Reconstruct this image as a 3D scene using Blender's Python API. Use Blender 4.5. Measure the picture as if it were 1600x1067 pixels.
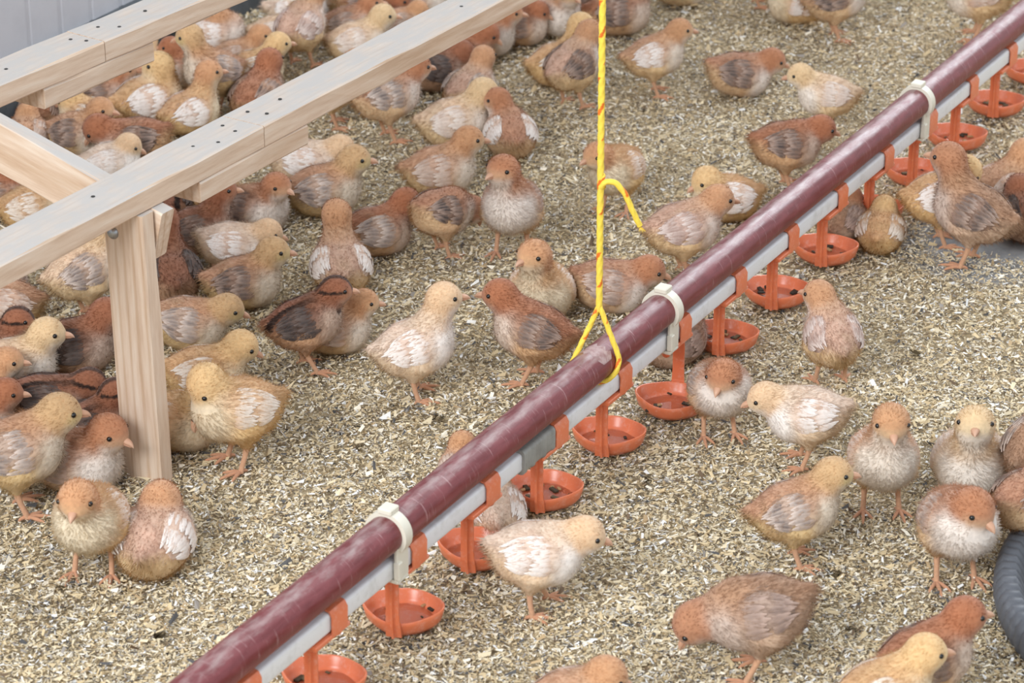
import bpy, math, random
import numpy as np
from mathutils import Matrix, Vector

# ------------------------------------------------------------------ camera, world, lights, exposure
scene = bpy.context.scene
for o in list(bpy.data.objects):
    bpy.data.objects.remove(o)
COL = scene.collection
F_PX, PITCH, CAM_H = 4780.0, math.radians(25.56), 1.63      # focal length in pixels of the 1600x1067 frame

cam_d = bpy.data.cameras.new('camera')
cam_d.sensor_width = 36.0
cam_d.lens = F_PX / 1600 * 36
cam_d.clip_start = 0.05
cam_d.dof.use_dof = True
cam_d.dof.focus_distance = 3.55
cam_d.dof.aperture_fstop = 11
cam = bpy.data.objects.new('camera', cam_d)
cam.location = (0, 0, CAM_H)
cam.rotation_euler = (math.pi / 2 - PITCH, 0, 0)
COL.objects.link(cam)
scene.camera = cam

world = bpy.data.worlds.new('shed_daylight')
scene.world = world
world.use_nodes = True
bg = world.node_tree.nodes['Background']
bg.inputs['Color'].default_value = (0.88, 0.94, 1.0, 1)
bg.inputs['Strength'].default_value = 0.95

def area(name, loc, target, sx, sy, power, col):
    d = bpy.data.lights.new(name, 'AREA')
    d.shape = 'RECTANGLE'; d.size = sx; d.size_y = sy; d.energy = power; d.color = col
    o = bpy.data.objects.new(name, d)
    o.location = loc
    o.rotation_euler = (Vector(target) - Vector(loc)).to_track_quat('-Z', 'Y').to_euler()
    COL.objects.link(o)
    return o
area('window_light_front', (-2.2, -0.6, 2.9), (0.1, 3.4, 0), 2.6, 1.4, 175, (0.95, 0.98, 1.0))
area('window_light_far', (2.2, 8.0, 3.0), (0.2, 3.6, 0), 4.0, 1.2, 170, (0.88, 0.94, 1.0))

vs = scene.view_settings
vs.view_transform = 'Standard'; vs.look = 'None'; vs.gamma = 1; vs.use_curve_mapping = False
vs.exposure = 0.2

# ------------------------------------------------------------------ helpers
FW = np.array([0, math.cos(PITCH), -math.sin(PITCH)])
DN = np.array([0, -math.sin(PITCH), -math.cos(PITCH)])
def ground(px, py, z=0.0):
    """point of the place at height z that the photograph shows at pixel (px, py)"""
    r = np.array([(px - 800) / F_PX, 0, 0]) + FW + (py - 533.5) / F_PX * DN
    return np.array([0, 0, CAM_H]) + (z - CAM_H) / r[2] * r

def lin(c):
    c = np.asarray(c, float) / 255.0
    return np.where(c <= 0.04045, c / 12.92, ((c + 0.055) / 1.055) ** 2.4)
def rgba(c):
    return tuple(lin(c)) + (1.0,)

def link(o, parent=None):
    COL.objects.link(o)
    if parent is not None:
        o.parent = parent
    return o
def thing(name, label, cat, loc=(0, 0, 0), rz=0.0, group=None):
    o = bpy.data.objects.new(name, None)
    o.empty_display_size = 0.02
    o.location = loc; o.rotation_euler = (0, 0, rz)
    o['label'] = label; o['category'] = cat
    if group: o['group'] = group
    return link(o)

def mesh_np(name, V, F, mat=None, colors=None, smooth=True, normals=None):
    """mesh from numpy arrays; F is one array of quads or triangles or a list of such arrays"""
    me = bpy.data.meshes.new(name)
    V = np.asarray(V, np.float32)
    Fs = F if isinstance(F, list) else [F]
    Fs = [np.asarray(f, np.int32) for f in Fs if len(f)]
    nl = sum(f.size for f in Fs); nf = sum(len(f) for f in Fs)
    me.vertices.add(len(V)); me.vertices.foreach_set('co', V.ravel())
    me.loops.add(nl); me.polygons.add(nf)
    me.loops.foreach_set('vertex_index', np.concatenate([f.ravel() for f in Fs]))
    tot = np.concatenate([np.full(len(f), f.shape[1], np.int32) for f in Fs])
    st = np.concatenate([[0], np.cumsum(tot)[:-1]]).astype(np.int32)
    me.polygons.foreach_set('loop_start', st)
    me.polygons.foreach_set('use_smooth', np.full(nf, smooth, bool))
    me.update(calc_edges=True)
    if colors is not None:
        a = me.color_attributes.new('col', 'FLOAT_COLOR', 'POINT')
        C = np.ones((len(V), 4), np.float32); C[:, :3] = colors
        a.data.foreach_set('color', C.ravel())
    if mat: me.materials.append(mat)
    if normals is not None:
        me.normals_split_custom_set_from_vertices(np.asarray(normals, np.float32).tolist())
    return me

class MB:
    """collects simple solids in one mesh"""
    def __init__(s): s.V = []; s.F = []; s.C = []; s.n = 0
    def add(s, V, F, col=(1, 1, 1)):
        V = np.asarray(V, float)
        s.V.append(V); s.C.append(np.broadcast_to(np.asarray(col, float), V.shape))
        for f in F: s.F.append([i + s.n for i in f])
        s.n += len(V)
    def box(s, o, ax, ay, az, bev=0.0, col=(1, 1, 1)):
        """box centred at o with half-axis vectors; bev = chamfer"""
        o, ax, ay, az = [np.asarray(v, float) for v in (o, ax, ay, az)]
        if bev <= 0:
            V = [o + sx * ax + sy * ay + sz * az for sz in (-1, 1) for sy in (-1, 1) for sx in (-1, 1)]
            s.add(V, [(0, 2, 3, 1), (4, 5, 7, 6), (0, 1, 5, 4), (2, 6, 7, 3), (0, 4, 6, 2), (1, 3, 7, 5)], col)
            return
        L = [np.linalg.norm(v) for v in (ax, ay, az)]
        k = [1 - bev / l for l in L]
        idx = {}; V = []
        for sz in (-1, 1):
            for sy in (-1, 1):
                for sx in (-1, 1):
                    for a in range(3):
                        m = [k[0], k[1], k[2]]; m[a] = 1
                        idx[(sx, sy, sz, a)] = len(V)
                        V.append(o + sx * m[0] * ax + sy * m[1] * ay + sz * m[2] * az)
        F = []
        I = lambda sx, sy, sz, a: idx[(sx, sy, sz, a)]
        for q in (-1, 1):
            for a, (b, c) in ((0, (1, 2)), (1, (2, 0)), (2, (0, 1))):
                def K(sb, sc):
                    t = [0, 0, 0]; t[a] = q; t[b] = sb; t[c] = sc
                    return idx[(t[0], t[1], t[2], a)]
                f = [K(-1, -1), K(1, -1), K(1, 1), K(-1, 1)]
                F.append(f if q > 0 else f[::-1])
        for a, b, c in ((0, 1, 2), (1, 2, 0), (2, 0, 1)):
            for sb in (-1, 1):
                for sc in (-1, 1):
                    def K(sa, w):
                        t = [0, 0, 0]; t[a] = sa; t[b] = sb; t[c] = sc
                        return idx[(t[0], t[1], t[2], w)]
                    f = [K(-1, b), K(1, b), K(1, c), K(-1, c)]
                    F.append(f if sb * sc > 0 else f[::-1])
        for sx in (-1, 1):
            for sy in (-1, 1):
                for sz in (-1, 1):
                    f = [I(sx, sy, sz, 0), I(sx, sy, sz, 1), I(sx, sy, sz, 2)]
                    F.append(f if sx * sy * sz > 0 else f[::-1])
        s.add(V, F, col)
    def tube(s, pts, rad, n=12, col=(1, 1, 1), cap=True, prof=None, closed=False, up=None):
        """sweep of a round (or given) profile along pts"""
        pts = np.asarray(pts, float); m = len(pts)
        rad = np.broadcast_to(np.asarray(rad, float), (m,))
        T = np.gradient(pts, axis=0) if not closed else np.roll(pts, -1, 0) - np.roll(pts, 1, 0)
        T /= np.linalg.norm(T, axis=1)[:, None] + 1e-12
        u0 = np.array(up if up is not None else (0, 0, 1.0))
        if abs(T[0] @ u0) > 0.95: u0 = np.array([1.0, 0, 0])
        A = np.zeros_like(T); A[0] = u0 - (u0 @ T[0]) * T[0]; A[0] /= np.linalg.norm(A[0])
        for i in range(1, m):
            a = A[i - 1] - (A[i - 1] @ T[i]) * T[i]
            A[i] = a / (np.linalg.norm(a) + 1e-12)
        B = np.cross(T, A)
        th = np.linspace(0, 2 * math.pi, n, endpoint=False)
        if prof is None: prof = np.c_[np.cos(th), np.sin(th)]
        prof = np.asarray(prof, float); n = len(prof)
        V = (pts[:, None, :] + rad[:, None, None] * (prof[None, :, 0, None] * A[:, None, :] + prof[None, :, 1, None] * B[:, None, :])).reshape(-1, 3)
        F = []
        for i in range(m if closed else m - 1):
            j = (i + 1) % m
            for k in range(n):
                l = (k + 1) % n
                F.append((i * n + k, i * n + l, j * n + l, j * n + k))
        if cap and not closed:
            F.append(tuple(range(n))[::-1]); F.append(tuple((m - 1) * n + k for k in range(n)))
        s.add(V, F, col)
    def build(s, name, mat, parent=None, smooth=False, sharp=None, colors=False):
        me = bpy.data.meshes.new(name)
        V = np.concatenate(s.V)
        me.from_pydata(V.tolist(), [], s.F)
        if colors:
            a = me.color_attributes.new('col', 'FLOAT_COLOR', 'POINT')
            C = np.ones((len(V), 4), np.float32); C[:, :3] = np.concatenate(s.C)
            a.data.foreach_set('color', C.ravel())
        me.polygons.foreach_set('use_smooth', [smooth] * len(me.polygons))
        if smooth and sharp: me.set_sharp_from_angle(angle=math.radians(sharp))
        me.materials.append(mat)
        return link(bpy.data.objects.new(name, me), parent)

# ------------------------------------------------------------------ materials
def new_mat(name):
    m = bpy.data.materials.new(name); m.use_nodes = True
    nt = m.node_tree
    return m, nt, nt.nodes['Principled BSDF']
def N(nt, typ, **kw):
    n = nt.nodes.new(typ)
    for k, v in kw.items(): setattr(n, k, v)
    return n
def setin(n, **kw):
    for k, v in kw.items(): n.inputs[k.replace('_', ' ')].default_value = v
def ramp(nt, stops):
    r = N(nt, 'ShaderNodeValToRGB'); e = r.color_ramp.elements
    while len(e) > 1: e.remove(e[-1])
    e[0].position = stops[0][0]; e[0].color = stops[0][1]
    for p, c in stops[1:]:
        x = e.new(p); x.color = c
    return r
def noise(nt, vec, scale, detail=4, rough=0.55):
    n = N(nt, 'ShaderNodeTexNoise'); setin(n, Scale=scale, Detail=detail, Roughness=rough)
    if vec is not None: nt.links.new(vec, n.inputs['Vector'])
    return n
def mix(nt, fac, a, b, mode='MIX'):
    m = N(nt, 'ShaderNodeMix', data_type='RGBA', blend_type=mode)
    for sock, v in ((m.inputs[0], fac), (m.inputs[6], a), (m.inputs[7], b)):
        if hasattr(v, 'is_linked'): nt.links.new(v, sock)
        else: sock.default_value = v
    return m.outputs[2]
def bump(nt, bs, h, strength, dist):
    b = N(nt, 'ShaderNodeBump'); setin(b, Strength=strength, Distance=dist)
    nt.links.new(h, b.inputs['Height']); nt.links.new(b.outputs['Normal'], bs.inputs['Normal'])
def coords(nt, scale=None):
    t = N(nt, 'ShaderNodeTexCoord').outputs['Object']
    if scale is None: return t
    mp = N(nt, 'ShaderNodeMapping'); mp.inputs['Scale'].default_value = scale
    nt.links.new(t, mp.inputs['Vector'])
    return mp.outputs['Vector']

def mat_attr(name, rough, var=0.0, spec=0.3, sss=0.0, sheen=0.0):
    """colour from the mesh's own colour attribute"""
    m, nt, bs = new_mat(name)
    a = N(nt, 'ShaderNodeAttribute'); a.attribute_name = 'col'
    c = a.outputs['Color']
    if var:
        n = noise(nt, coords(nt), 260, 3)
        r = ramp(nt, [(0.3, (1 - var,) * 3 + (1,)), (0.7, (1 + var,) * 3 + (1,))])
        nt.links.new(n.outputs['Fac'], r.inputs['Fac'])
        c = mix(nt, 1.0, c, r.outputs['Color'], 'MULTIPLY')
    nt.links.new(c, bs.inputs['Base Color'])
    setin(bs, Roughness=rough)
    bs.inputs['Specular IOR Level'].default_value = spec
    if sheen:
        bs.inputs['Sheen Weight'].default_value = sheen
        bs.inputs['Sheen Roughness'].default_value = 0.6
    return m
M_BODY = mat_attr('chick_down_skin', 0.85, 0.10, 0.15, sheen=0.15)
def down_mat():
    m, nt, bs = new_mat('chick_down_strands')
    a = N(nt, 'ShaderNodeAttribute'); a.attribute_name = 'col'
    d = N(nt, 'ShaderNodeBsdfDiffuse'); t = N(nt, 'ShaderNodeBsdfTranslucent'); x = N(nt, 'ShaderNodeMixShader')
    x.inputs[0].default_value = 0.35
    for q in (d, t): nt.links.new(a.outputs['Color'], q.inputs['Color'])
    nt.links.new(d.outputs[0], x.inputs[1]); nt.links.new(t.outputs[0], x.inputs[2])
    nt.links.new(x.outputs[0], nt.nodes['Material Output'].inputs['Surface'])
    return m
M_DOWN = down_mat()
M_WING = mat_attr('chick_wing_feathers', 0.75, 0.06, 0.2)
M_BEAK = mat_attr('chick_beak_horn', 0.45, 0.0, 0.4)

def plain(name, c, rough, spec=0.5, metal=0.0):
    m, nt, bs = new_mat(name)
    bs.inputs['Base Color'].default_value = rgba(c)
    setin(bs, Roughness=rough, Metallic=metal)
    bs.inputs['Specular IOR Level'].default_value = spec
    return m
M_EYE = plain('chick_eye_black', (14, 10, 9), 0.08, 0.6)
M_BOLT = plain('galvanised_bolt', (165, 168, 172), 0.35, 0.5, 0.9)
M_NAIL = plain('dark_nail', (70, 68, 66), 0.5, 0.5, 0.6)
M_DEBRIS = mat_attr('cup_debris', 0.7)
M_CREAM = plain('cream_plastic', (222, 216, 200), 0.4)

# wood: grain along the mesh's local X axis
def wood_mat():
    m, nt, bs = new_mat('planed_pine')
    v = coords(nt, (2.2, 26, 26))
    n1 = noise(nt, v, 5.5, 5, 0.6)
    r1 = ramp(nt, [(0.28, rgba((198, 170, 146))), (0.5, rgba((214, 190, 168))), (0.72, rgba((222, 204, 186)))])
    nt.links.new(n1.outputs['Fac'], r1.inputs['Fac'])
    w = N(nt, 'ShaderNodeTexWave', wave_type='BANDS', bands_direction='Y'); setin(w, Scale=1.1, Distortion=5.0, Detail=2.5, Detail_Scale=0.7)
    nt.links.new(v, w.inputs['Vector'])
    r2 = ramp(nt, [(0.0, (0.82, 0.74, 0.66, 1)), (0.35, (1, 1, 1, 1)), (1.0, (1.02, 1.02, 1.02, 1))])
    nt.links.new(w.outputs['Fac'], r2.inputs['Fac'])
    c = mix(nt, 0.75, r1.outputs['Color'], r2.outputs['Color'], 'MULTIPLY')
    # daylight from above, painted as a mottled pale tone on upward faces
    g = N(nt, 'ShaderNodeNewGeometry'); sx = N(nt, 'ShaderNodeSeparateXYZ'); nt.links.new(g.outputs['Normal'], sx.inputs[0])
    rz = ramp(nt, [(0.55, (0, 0, 0, 1)), (0.95, (1, 1, 1, 1))]); nt.links.new(sx.outputs['Z'], rz.inputs['Fac'])
    n2 = noise(nt, coords(nt, (4, 10, 10)), 6, 6, 0.65)
    rd = ramp(nt, [(0.28, (0.55, 0.55, 0.55, 1)), (0.58, (1, 1, 1, 1))]); nt.links.new(n2.outputs['Fac'], rd.inputs['Fac'])
    overlay = N(nt, 'ShaderNodeMath', operation='MULTIPLY'); nt.links.new(rz.outputs['Color'], overlay.inputs[0]); nt.links.new(rd.outputs['Color'], overlay.inputs[1])
    c = mix(nt, overlay.outputs[0], c, rgba((184, 178, 173)))
    nt.links.new(c, bs.inputs['Base Color'])
    setin(bs, Roughness=0.72); bs.inputs['Specular IOR Level'].default_value = 0.25
    bump(nt, bs, n1.outputs['Fac'], 0.35, 0.0015)
    return m
M_WOOD = wood_mat()

def red_pipe_mat():
    m, nt, bs = new_mat('dusty_maroon_plastic')
    n = noise(nt, coords(nt, (3, 14, 14)), 9, 6, 0.65)
    r = ramp(nt, [(0.38, rgba((106, 38, 42))), (0.62, rgba((126, 58, 62)))])
    nt.links.new(n.outputs['Fac'], r.inputs['Fac'])
    # fine scratches round the tube
    n2 = noise(nt, coords(nt, (110, 10, 10)), 3.0, 3, 0.7)
    rs = ramp(nt, [(0.60, (0, 0, 0, 1)), (0.72, (0.55, 0.55, 0.55, 1))]); nt.links.new(n2.outputs['Fac'], rs.inputs['Fac'])
    c = mix(nt, rs.outputs['Color'], r.outputs['Color'], rgba((186, 150, 150)))
    g = N(nt, 'ShaderNodeNewGeometry'); sx = N(nt, 'ShaderNodeSeparateXYZ'); nt.links.new(g.outputs['Normal'], sx.inputs[0])
    n3 = noise(nt, coords(nt, (6, 20, 20)), 5, 5, 0.6)
    mm = N(nt, 'ShaderNodeMath', operation='MULTIPLY'); nt.links.new(sx.outputs['Z'], mm.inputs[0]); nt.links.new(n3.outputs['Fac'], mm.inputs[1])
    rd = ramp(nt, [(0.38, (0, 0, 0, 1)), (0.64, (0.5, 0.5, 0.5, 1))]); nt.links.new(mm.outputs[0], rd.inputs['Fac'])
    c = mix(nt, rd.outputs['Color'], c, rgba((186, 170, 166)))  # dust along the top, whitened to paint in the highlight there
    nt.links.new(c, bs.inputs['Base Color'])
    rr = ramp(nt, [(0.3, (0.28,) * 3 + (1,)), (0.7, (0.46,) * 3 + (1,))]); nt.links.new(n.outputs['Fac'], rr.inputs['Fac'])
    nt.links.new(rr.outputs['Color'], bs.inputs['Roughness'])
    return m
M_RED = red_pipe_mat()

def speckled(name, base, overlay, lo, hi, rough, scale=60, amount=0.5):
    m, nt, bs = new_mat(name)
    n = noise(nt, coords(nt), scale, 6, 0.7)
    r = ramp(nt, [(lo, (0, 0, 0, 1)), (hi, (amount,) * 3 + (1,))]); nt.links.new(n.outputs['Fac'], r.inputs['Fac'])
    nt.links.new(mix(nt, r.outputs['Color'], rgba(base), rgba(overlay)), bs.inputs['Base Color'])
    setin(bs, Roughness=rough)
    return m
M_WHITE = speckled('white_water_pipe', (234, 234, 236), (176, 172, 164), 0.5, 0.75, 0.32, 40)
M_ORANGE = speckled('orange_cup_plastic', (226, 124, 84), (230, 178, 162), 0.52, 0.74, 0.28, 130, 0.6)
M_GREY_WRAP = speckled('grey_rubber_sleeve', (150, 149, 143), (110, 108, 104), 0.45, 0.7, 0.55, 50)
M_RUBBER = speckled('grey_rubber_tub', (88, 90, 96), (128, 130, 136), 0.5, 0.75, 0.55, 60)
M_FEED = speckled('ground_feed', (150, 140, 122), (86, 80, 72), 0.45, 0.6, 0.9, 220, 0.9)

def water_mat():
    m, nt, bs = new_mat('drinking_water')
    setin(bs, Roughness=0.03, IOR=1.33); bs.inputs['Transmission Weight'].default_value = 1.0
    bs.inputs['Base Color'].default_value = (0.95, 0.90, 0.84, 1)
    return m
M_WATER = water_mat()
M_STRING = mat_attr('yellow_twine', 0.6, 0.08, 0.35)

BARE = [ground(1545, 386), ground(1492, 386), ground(1605, 388)]          # where the litter is scratched away
def floor_mat():
    m, nt, bs = new_mat('littered_concrete')
    v = coords(nt)
    n = noise(nt, v, 130, 6, 0.7)
    r = ramp(nt, [(0.35, rgba((136, 124, 104))), (0.5, rgba((178, 160, 130))), (0.7, rgba((204, 188, 158)))])
    nt.links.new(n.outputs['Fac'], r.inputs['Fac'])
    n2 = noise(nt, v, 45, 5, 0.6)
    r2 = ramp(nt, [(0.3, rgba((142, 142, 144))), (0.7, rgba((168, 168, 168)))]); nt.links.new(n2.outputs['Fac'], r2.inputs['Fac'])
    d = N(nt, 'ShaderNodeVectorMath', operation='DISTANCE'); nt.links.new(v, d.inputs[0]); d.inputs[1].default_value = tuple(BARE[0])
    rr = ramp(nt, [(0.11, (1, 1, 1, 1)), (0.13, (0, 0, 0, 1))]); nt.links.new(d.outputs['Value'], rr.inputs['Fac'])
    nt.links.new(mix(nt, rr.outputs['Color'], r.outputs['Color'], r2.outputs['Color']), bs.inputs['Base Color'])
    setin(bs, Roughness=0.9); bs.inputs['Specular IOR Level'].default_value = 0.2
    bump(nt, bs, n.outputs['Fac'], 0.5, 0.003)
    return m
M_FLOOR = floor_mat()
M_LITTER = mat_attr('shaving_flakes', 0.8, 0.0, 0.25)
M_WALL = speckled('pale_grey_wall_sheet', (196, 197, 203), (180, 181, 188), 0.4, 0.7, 0.6, 12)
M_PLINTH = speckled('dark_concrete_plinth', (74, 78, 82), (112, 116, 120), 0.42, 0.75, 0.85, 14, 0.7)

# ------------------------------------------------------------------ the setting
PIPE_AZ = math.radians(29.38)
PU = np.array([math.sin(PIPE_AZ), math.cos(PIPE_AZ), 0.0])        # along the drinker line
PV = np.array([math.cos(PIPE_AZ), -math.sin(PIPE_AZ), 0.0])       # square to it
UP = np.array([0, 0, 1.0])

def structure(o):
    o['kind'] = 'structure'
    return o
me = mesh_np('floor', [(-4, -1, 0), (4, -1, 0), (4, 9, 0), (-4, 9, 0)], np.array([[0, 1, 2, 3]]), M_FLOOR)
structure(link(bpy.data.objects.new('floor', me)))

wall_p = ground(432, 2)
def wall_pt(s, off, z): return wall_p + s * PU + off * PV + z * UP
wall_root = bpy.data.objects.new('wall_back', None); structure(link(wall_root))
b = MB(); b.box(wall_pt(-0.2, -0.07, 0.05), 3.2 * PU, 0.07 * PV, 0.05 * UP, 0.004)
b.build('plinth', M_PLINTH, wall_root)
V = []; prof = []
s = -3.4
while s < 3.0:                                                    # ribbed sheet above the plinth
    prof += [(s, 0.0), (s + 0.062, 0.0), (s + 0.064, -0.0014), (s + 0.072, -0.0014)]
    s += 0.074
for z in (0.1, 2.4):
    V += [wall_pt(a, -0.03 + o_, z) for a, o_ in prof]
n = len(prof)
me = mesh_np('wall_sheet', V, np.array([[i, i + 1, n + i + 1, n + i] for i in range(n - 1)]), M_WALL, smooth=False)
link(bpy.data.objects.new('wall_sheet', me), wall_root)

# ------------------------------------------------------------------ litter: countless shavings lying on the floor
rng = np.random.default_rng(7)
def vnoise(P, scale, seed, octaves=3):
    """cheap smooth noise in -1..1 from random sine waves"""
    r = np.random.default_rng(seed); out = np.zeros(len(P)); amp = 1.0; tot = 0
    for o_ in range(octaves):
        for _ in range(4):
            d = r.normal(size=P.shape[1]); d /= np.linalg.norm(d)
            out += amp * np.sin(P @ d * scale * r.uniform(0.7, 1.3) + r.uniform(0, 6.28))
            tot += amp
        scale *= 2.1; amp *= 0.55
    return out / tot * 1.9
def make_litter():
    n = 900000
    y = rng.uniform(2.35, 5.15, n)
    keep = rng.uniform(0, 1, n) < (2.9 / (y + 0.3)) ** 1.2
    y = y[keep]; n = len(y)
    hw = 0.32 + 0.138 * y
    x = rng.uniform(-1, 1, n) * hw
    edge = rng.uniform(0, 1, n) < 0.09                       # thinner scatter beyond the trodden middle
    x = np.where(edge, np.sign(x) * (hw + rng.uniform(0, 0.35, n)), x)
    P = np.c_[x, y]
    keep = np.ones(n, bool)
    wn = (P - wall_p[:2]) @ PV[:2]
    keep &= wn > 0.0
    dm = np.full(n, 9.0)
    for c, rad in zip(BARE, (0.055, 0.042, 0.055)):
        q = (P - c[:2]) * np.array([1.0, 1.25])
        dm = np.minimum(dm, np.linalg.norm(q, axis=1) / rad)
    keep &= (dm + 0.25 * vnoise(P, 60, 3)) > rng.uniform(0.75, 1.15, n)
    P = P[keep]; n = len(P)
    L = rng.lognormal(math.log(0.0044), 0.42, n).clip(0.0022, 0.017) * (0.85 + 0.05 * P[:, 1])
    W = L * rng.uniform(0.15, 0.46, n)
    a = rng.uniform(0, 2 * math.pi, n)
    tl = rng.normal(0, 0.20, n); rl = rng.normal(0, 0.30, n)
    d = np.c_[np.cos(a) * np.cos(tl), np.sin(a) * np.cos(tl), np.sin(tl)]
    sd = np.c_[-np.sin(a), np.cos(a), np.zeros(n)]
    nn = np.cross(d, sd)
    wv = sd * np.cos(rl)[:, None] + nn * np.sin(rl)[:, None]
    mound = 0.003 + 0.003 * vnoise(P, 28, 11)
    z = np.maximum(0.0008, mound + rng.uniform(0, 0.006, n)) + 0.5 * np.abs(np.sin(tl)) * L
    c = np.c_[P, z]
    curl = rng.normal(0, 0.22, n) * L
    k0 = c - d * L[:, None] / 2 - wv * (W * rng.uniform(0.2, 0.5, n))[:, None]
    k1 = c - d * L[:, None] / 2 * 0.8 + wv * (W * 0.5)[:, None]
    k2 = c + d * L[:, None] / 2 + wv * (W * rng.uniform(0.1, 0.5, n))[:, None] + nn * curl[:, None]
    k3 = c + d * L[:, None] / 2 * 0.8 - wv * (W * 0.5)[:, None]
    V = np.stack([k0, k1, k2, k3], 1).reshape(-1, 3)
    V[:, 2] = np.maximum(V[:, 2], 0.0004)
    i = np.arange(n) * 4
    T = np.concatenate([np.c_[i, i + 2, i + 1], np.c_[i, i + 3, i + 2]])
    pal = lin([(206, 180, 130), (218, 198, 156), (232, 220, 196), (226, 224, 220), (186, 154, 104), (150, 140, 130), (84, 82, 82), (112, 88, 62)])
    dark = vnoise(P, 130, 21) * 0.13
    pr = np.array([0.28, 0.29, 0.17, 0.08, 0.06, 0.045, 0.06, 0.015])
    cum = np.cumsum(pr / pr.sum())
    ix = np.searchsorted(cum, (rng.uniform(0, 1, n) + np.maximum(dark, -0.05)).clip(0, 0.9999))
    C = pal[ix]; C = (C * 0.76 + 0.24 * C.mean(1)[:, None]) * 1.14 * rng.uniform(0.8, 1.12, n)[:, None]
    C *= (1 + 0.05 * vnoise(P, 9, 5))[:, None]
    for px, py in ((960, 140), (900, 248), (1305, 906), (1008, 178), (560, 706), (685, 665), (335, 785), (95, 930), (1140, 590), (1430, 560), (1215, 740), (420, 620), (1000, 310), (1395, 600), (760, 700), (610, 570), (1330, 990), (1010, 760), (250, 1000)):
        q = ground(px, py)[:2]; near = np.linalg.norm(P - q, axis=1) < rng.uniform(0.003, 0.0075)      # droppings
        C[near] = lin((74, 62, 42)) * rng.uniform(0.7, 1.3, (near.sum(), 1))
    me = mesh_np('wood_shavings', V, T, M_LITTER, np.repeat(C, 4, 0), smooth=False)
    o = link(bpy.data.objects.new('wood_shavings', me))
    o['label'] = 'pale straw-coloured wood shaving litter with dark flecks covering the floor'
    o['category'] = 'litter'; o['kind'] = 'stuff'
make_litter()

# ------------------------------------------------------------------ drinker line
STEP = 0.151
AX0 = ground(541, 939, 0.115) - 0.011 * PV; AX0[2] = 0
ZW, ZR = 0.105, 0.1416
def pipe_pt(u, v, z): return AX0 + u * PU + v * PV + z * UP
def frame_obj(o, u, z):
    """put an object's local X along the pipe so that its texture runs along it"""
    p = pipe_pt(u, 0, z)
    o.matrix_world = Matrix(((PU[0], PV[0] * -1, 0, p[0]), (PU[1], PV[1] * -1, 0, p[1]), (0, 0, 1, p[2]), (0, 0, 0, 1)))
line = thing('drinker_line', 'maroon carrier pipe and white water pipe joined by cream brackets above the litter', 'water pipe', tuple(pipe_pt(0.9, 0, 0)), math.pi / 2 - PIPE_AZ)
def on_line(mb, name, mat, parent=None, **kw):
    o = mb.build(name, mat, line if parent is None else parent, **kw)
    return o
# local frame of the line: x along, y to the left (-PV), z up
b = MB(); b.tube([(x, 0, ZR) for x in np.linspace(-1.6, 1.6, 60)], 0.0198, 32); on_line(b, 'carrier_pipe', M_RED, smooth=True, sharp=60)
sq = []
for cx, cy, a0 in ((1, 1, 0), (-1, 1, 90), (-1, -1, 180), (1, -1, 270)):
    for a in (0, 30, 60, 90):
        t = math.radians(a0 + a)
        sq.append((cx * 0.0072 + 0.0038 * math.cos(t), cy * 0.0072 + 0.0038 * math.sin(t)))
b = MB(); b.tube([(x, 0, ZW) for x in np.linspace(-1.6, 1.6, 30)], 1.0, prof=sq); wp = on_line(b, 'water_pipe', M_WHITE, smooth=True, sharp=50)
b = MB()
xs = np.linspace(-0.034, 0.034, 35)
rr = 1.22 + 0.10 * np.array([1 if abs(abs(x) - 0.012) < 0.004 or abs(x) > 0.028 else 0 for x in xs])
b.tube([(0.385 - 0.9 + x, 0, ZW) for x in xs], rr, prof=sq); on_line(b, 'joint_sleeve', M_GREY_WRAP, wp, smooth=True, sharp=40)
b = MB(); V = []; k_ = 16
for i in range(k_ + 1):
    t_ = math.radians(-20 + 175 * i / k_); w_ = 0.016 * (0.75 + 0.25 * math.sin(i * 2.3))
    for xx in (-w_, w_): V.append((0.545 - 0.9 - 0.012 + xx, 0.0199 * math.cos(t_), ZR + 0.0199 * math.sin(t_)))
b.add(V, [(2 * i, 2 * i + 1, 2 * i + 3, 2 * i + 2) for i in range(k_)])
on_line(b, 'worn_band', speckled('worn_pale_band', (176, 150, 148), (140, 96, 96), 0.42, 0.62, 0.6, 120, 0.8), bpy.data.objects['carrier_pipe'], smooth=True)
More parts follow.
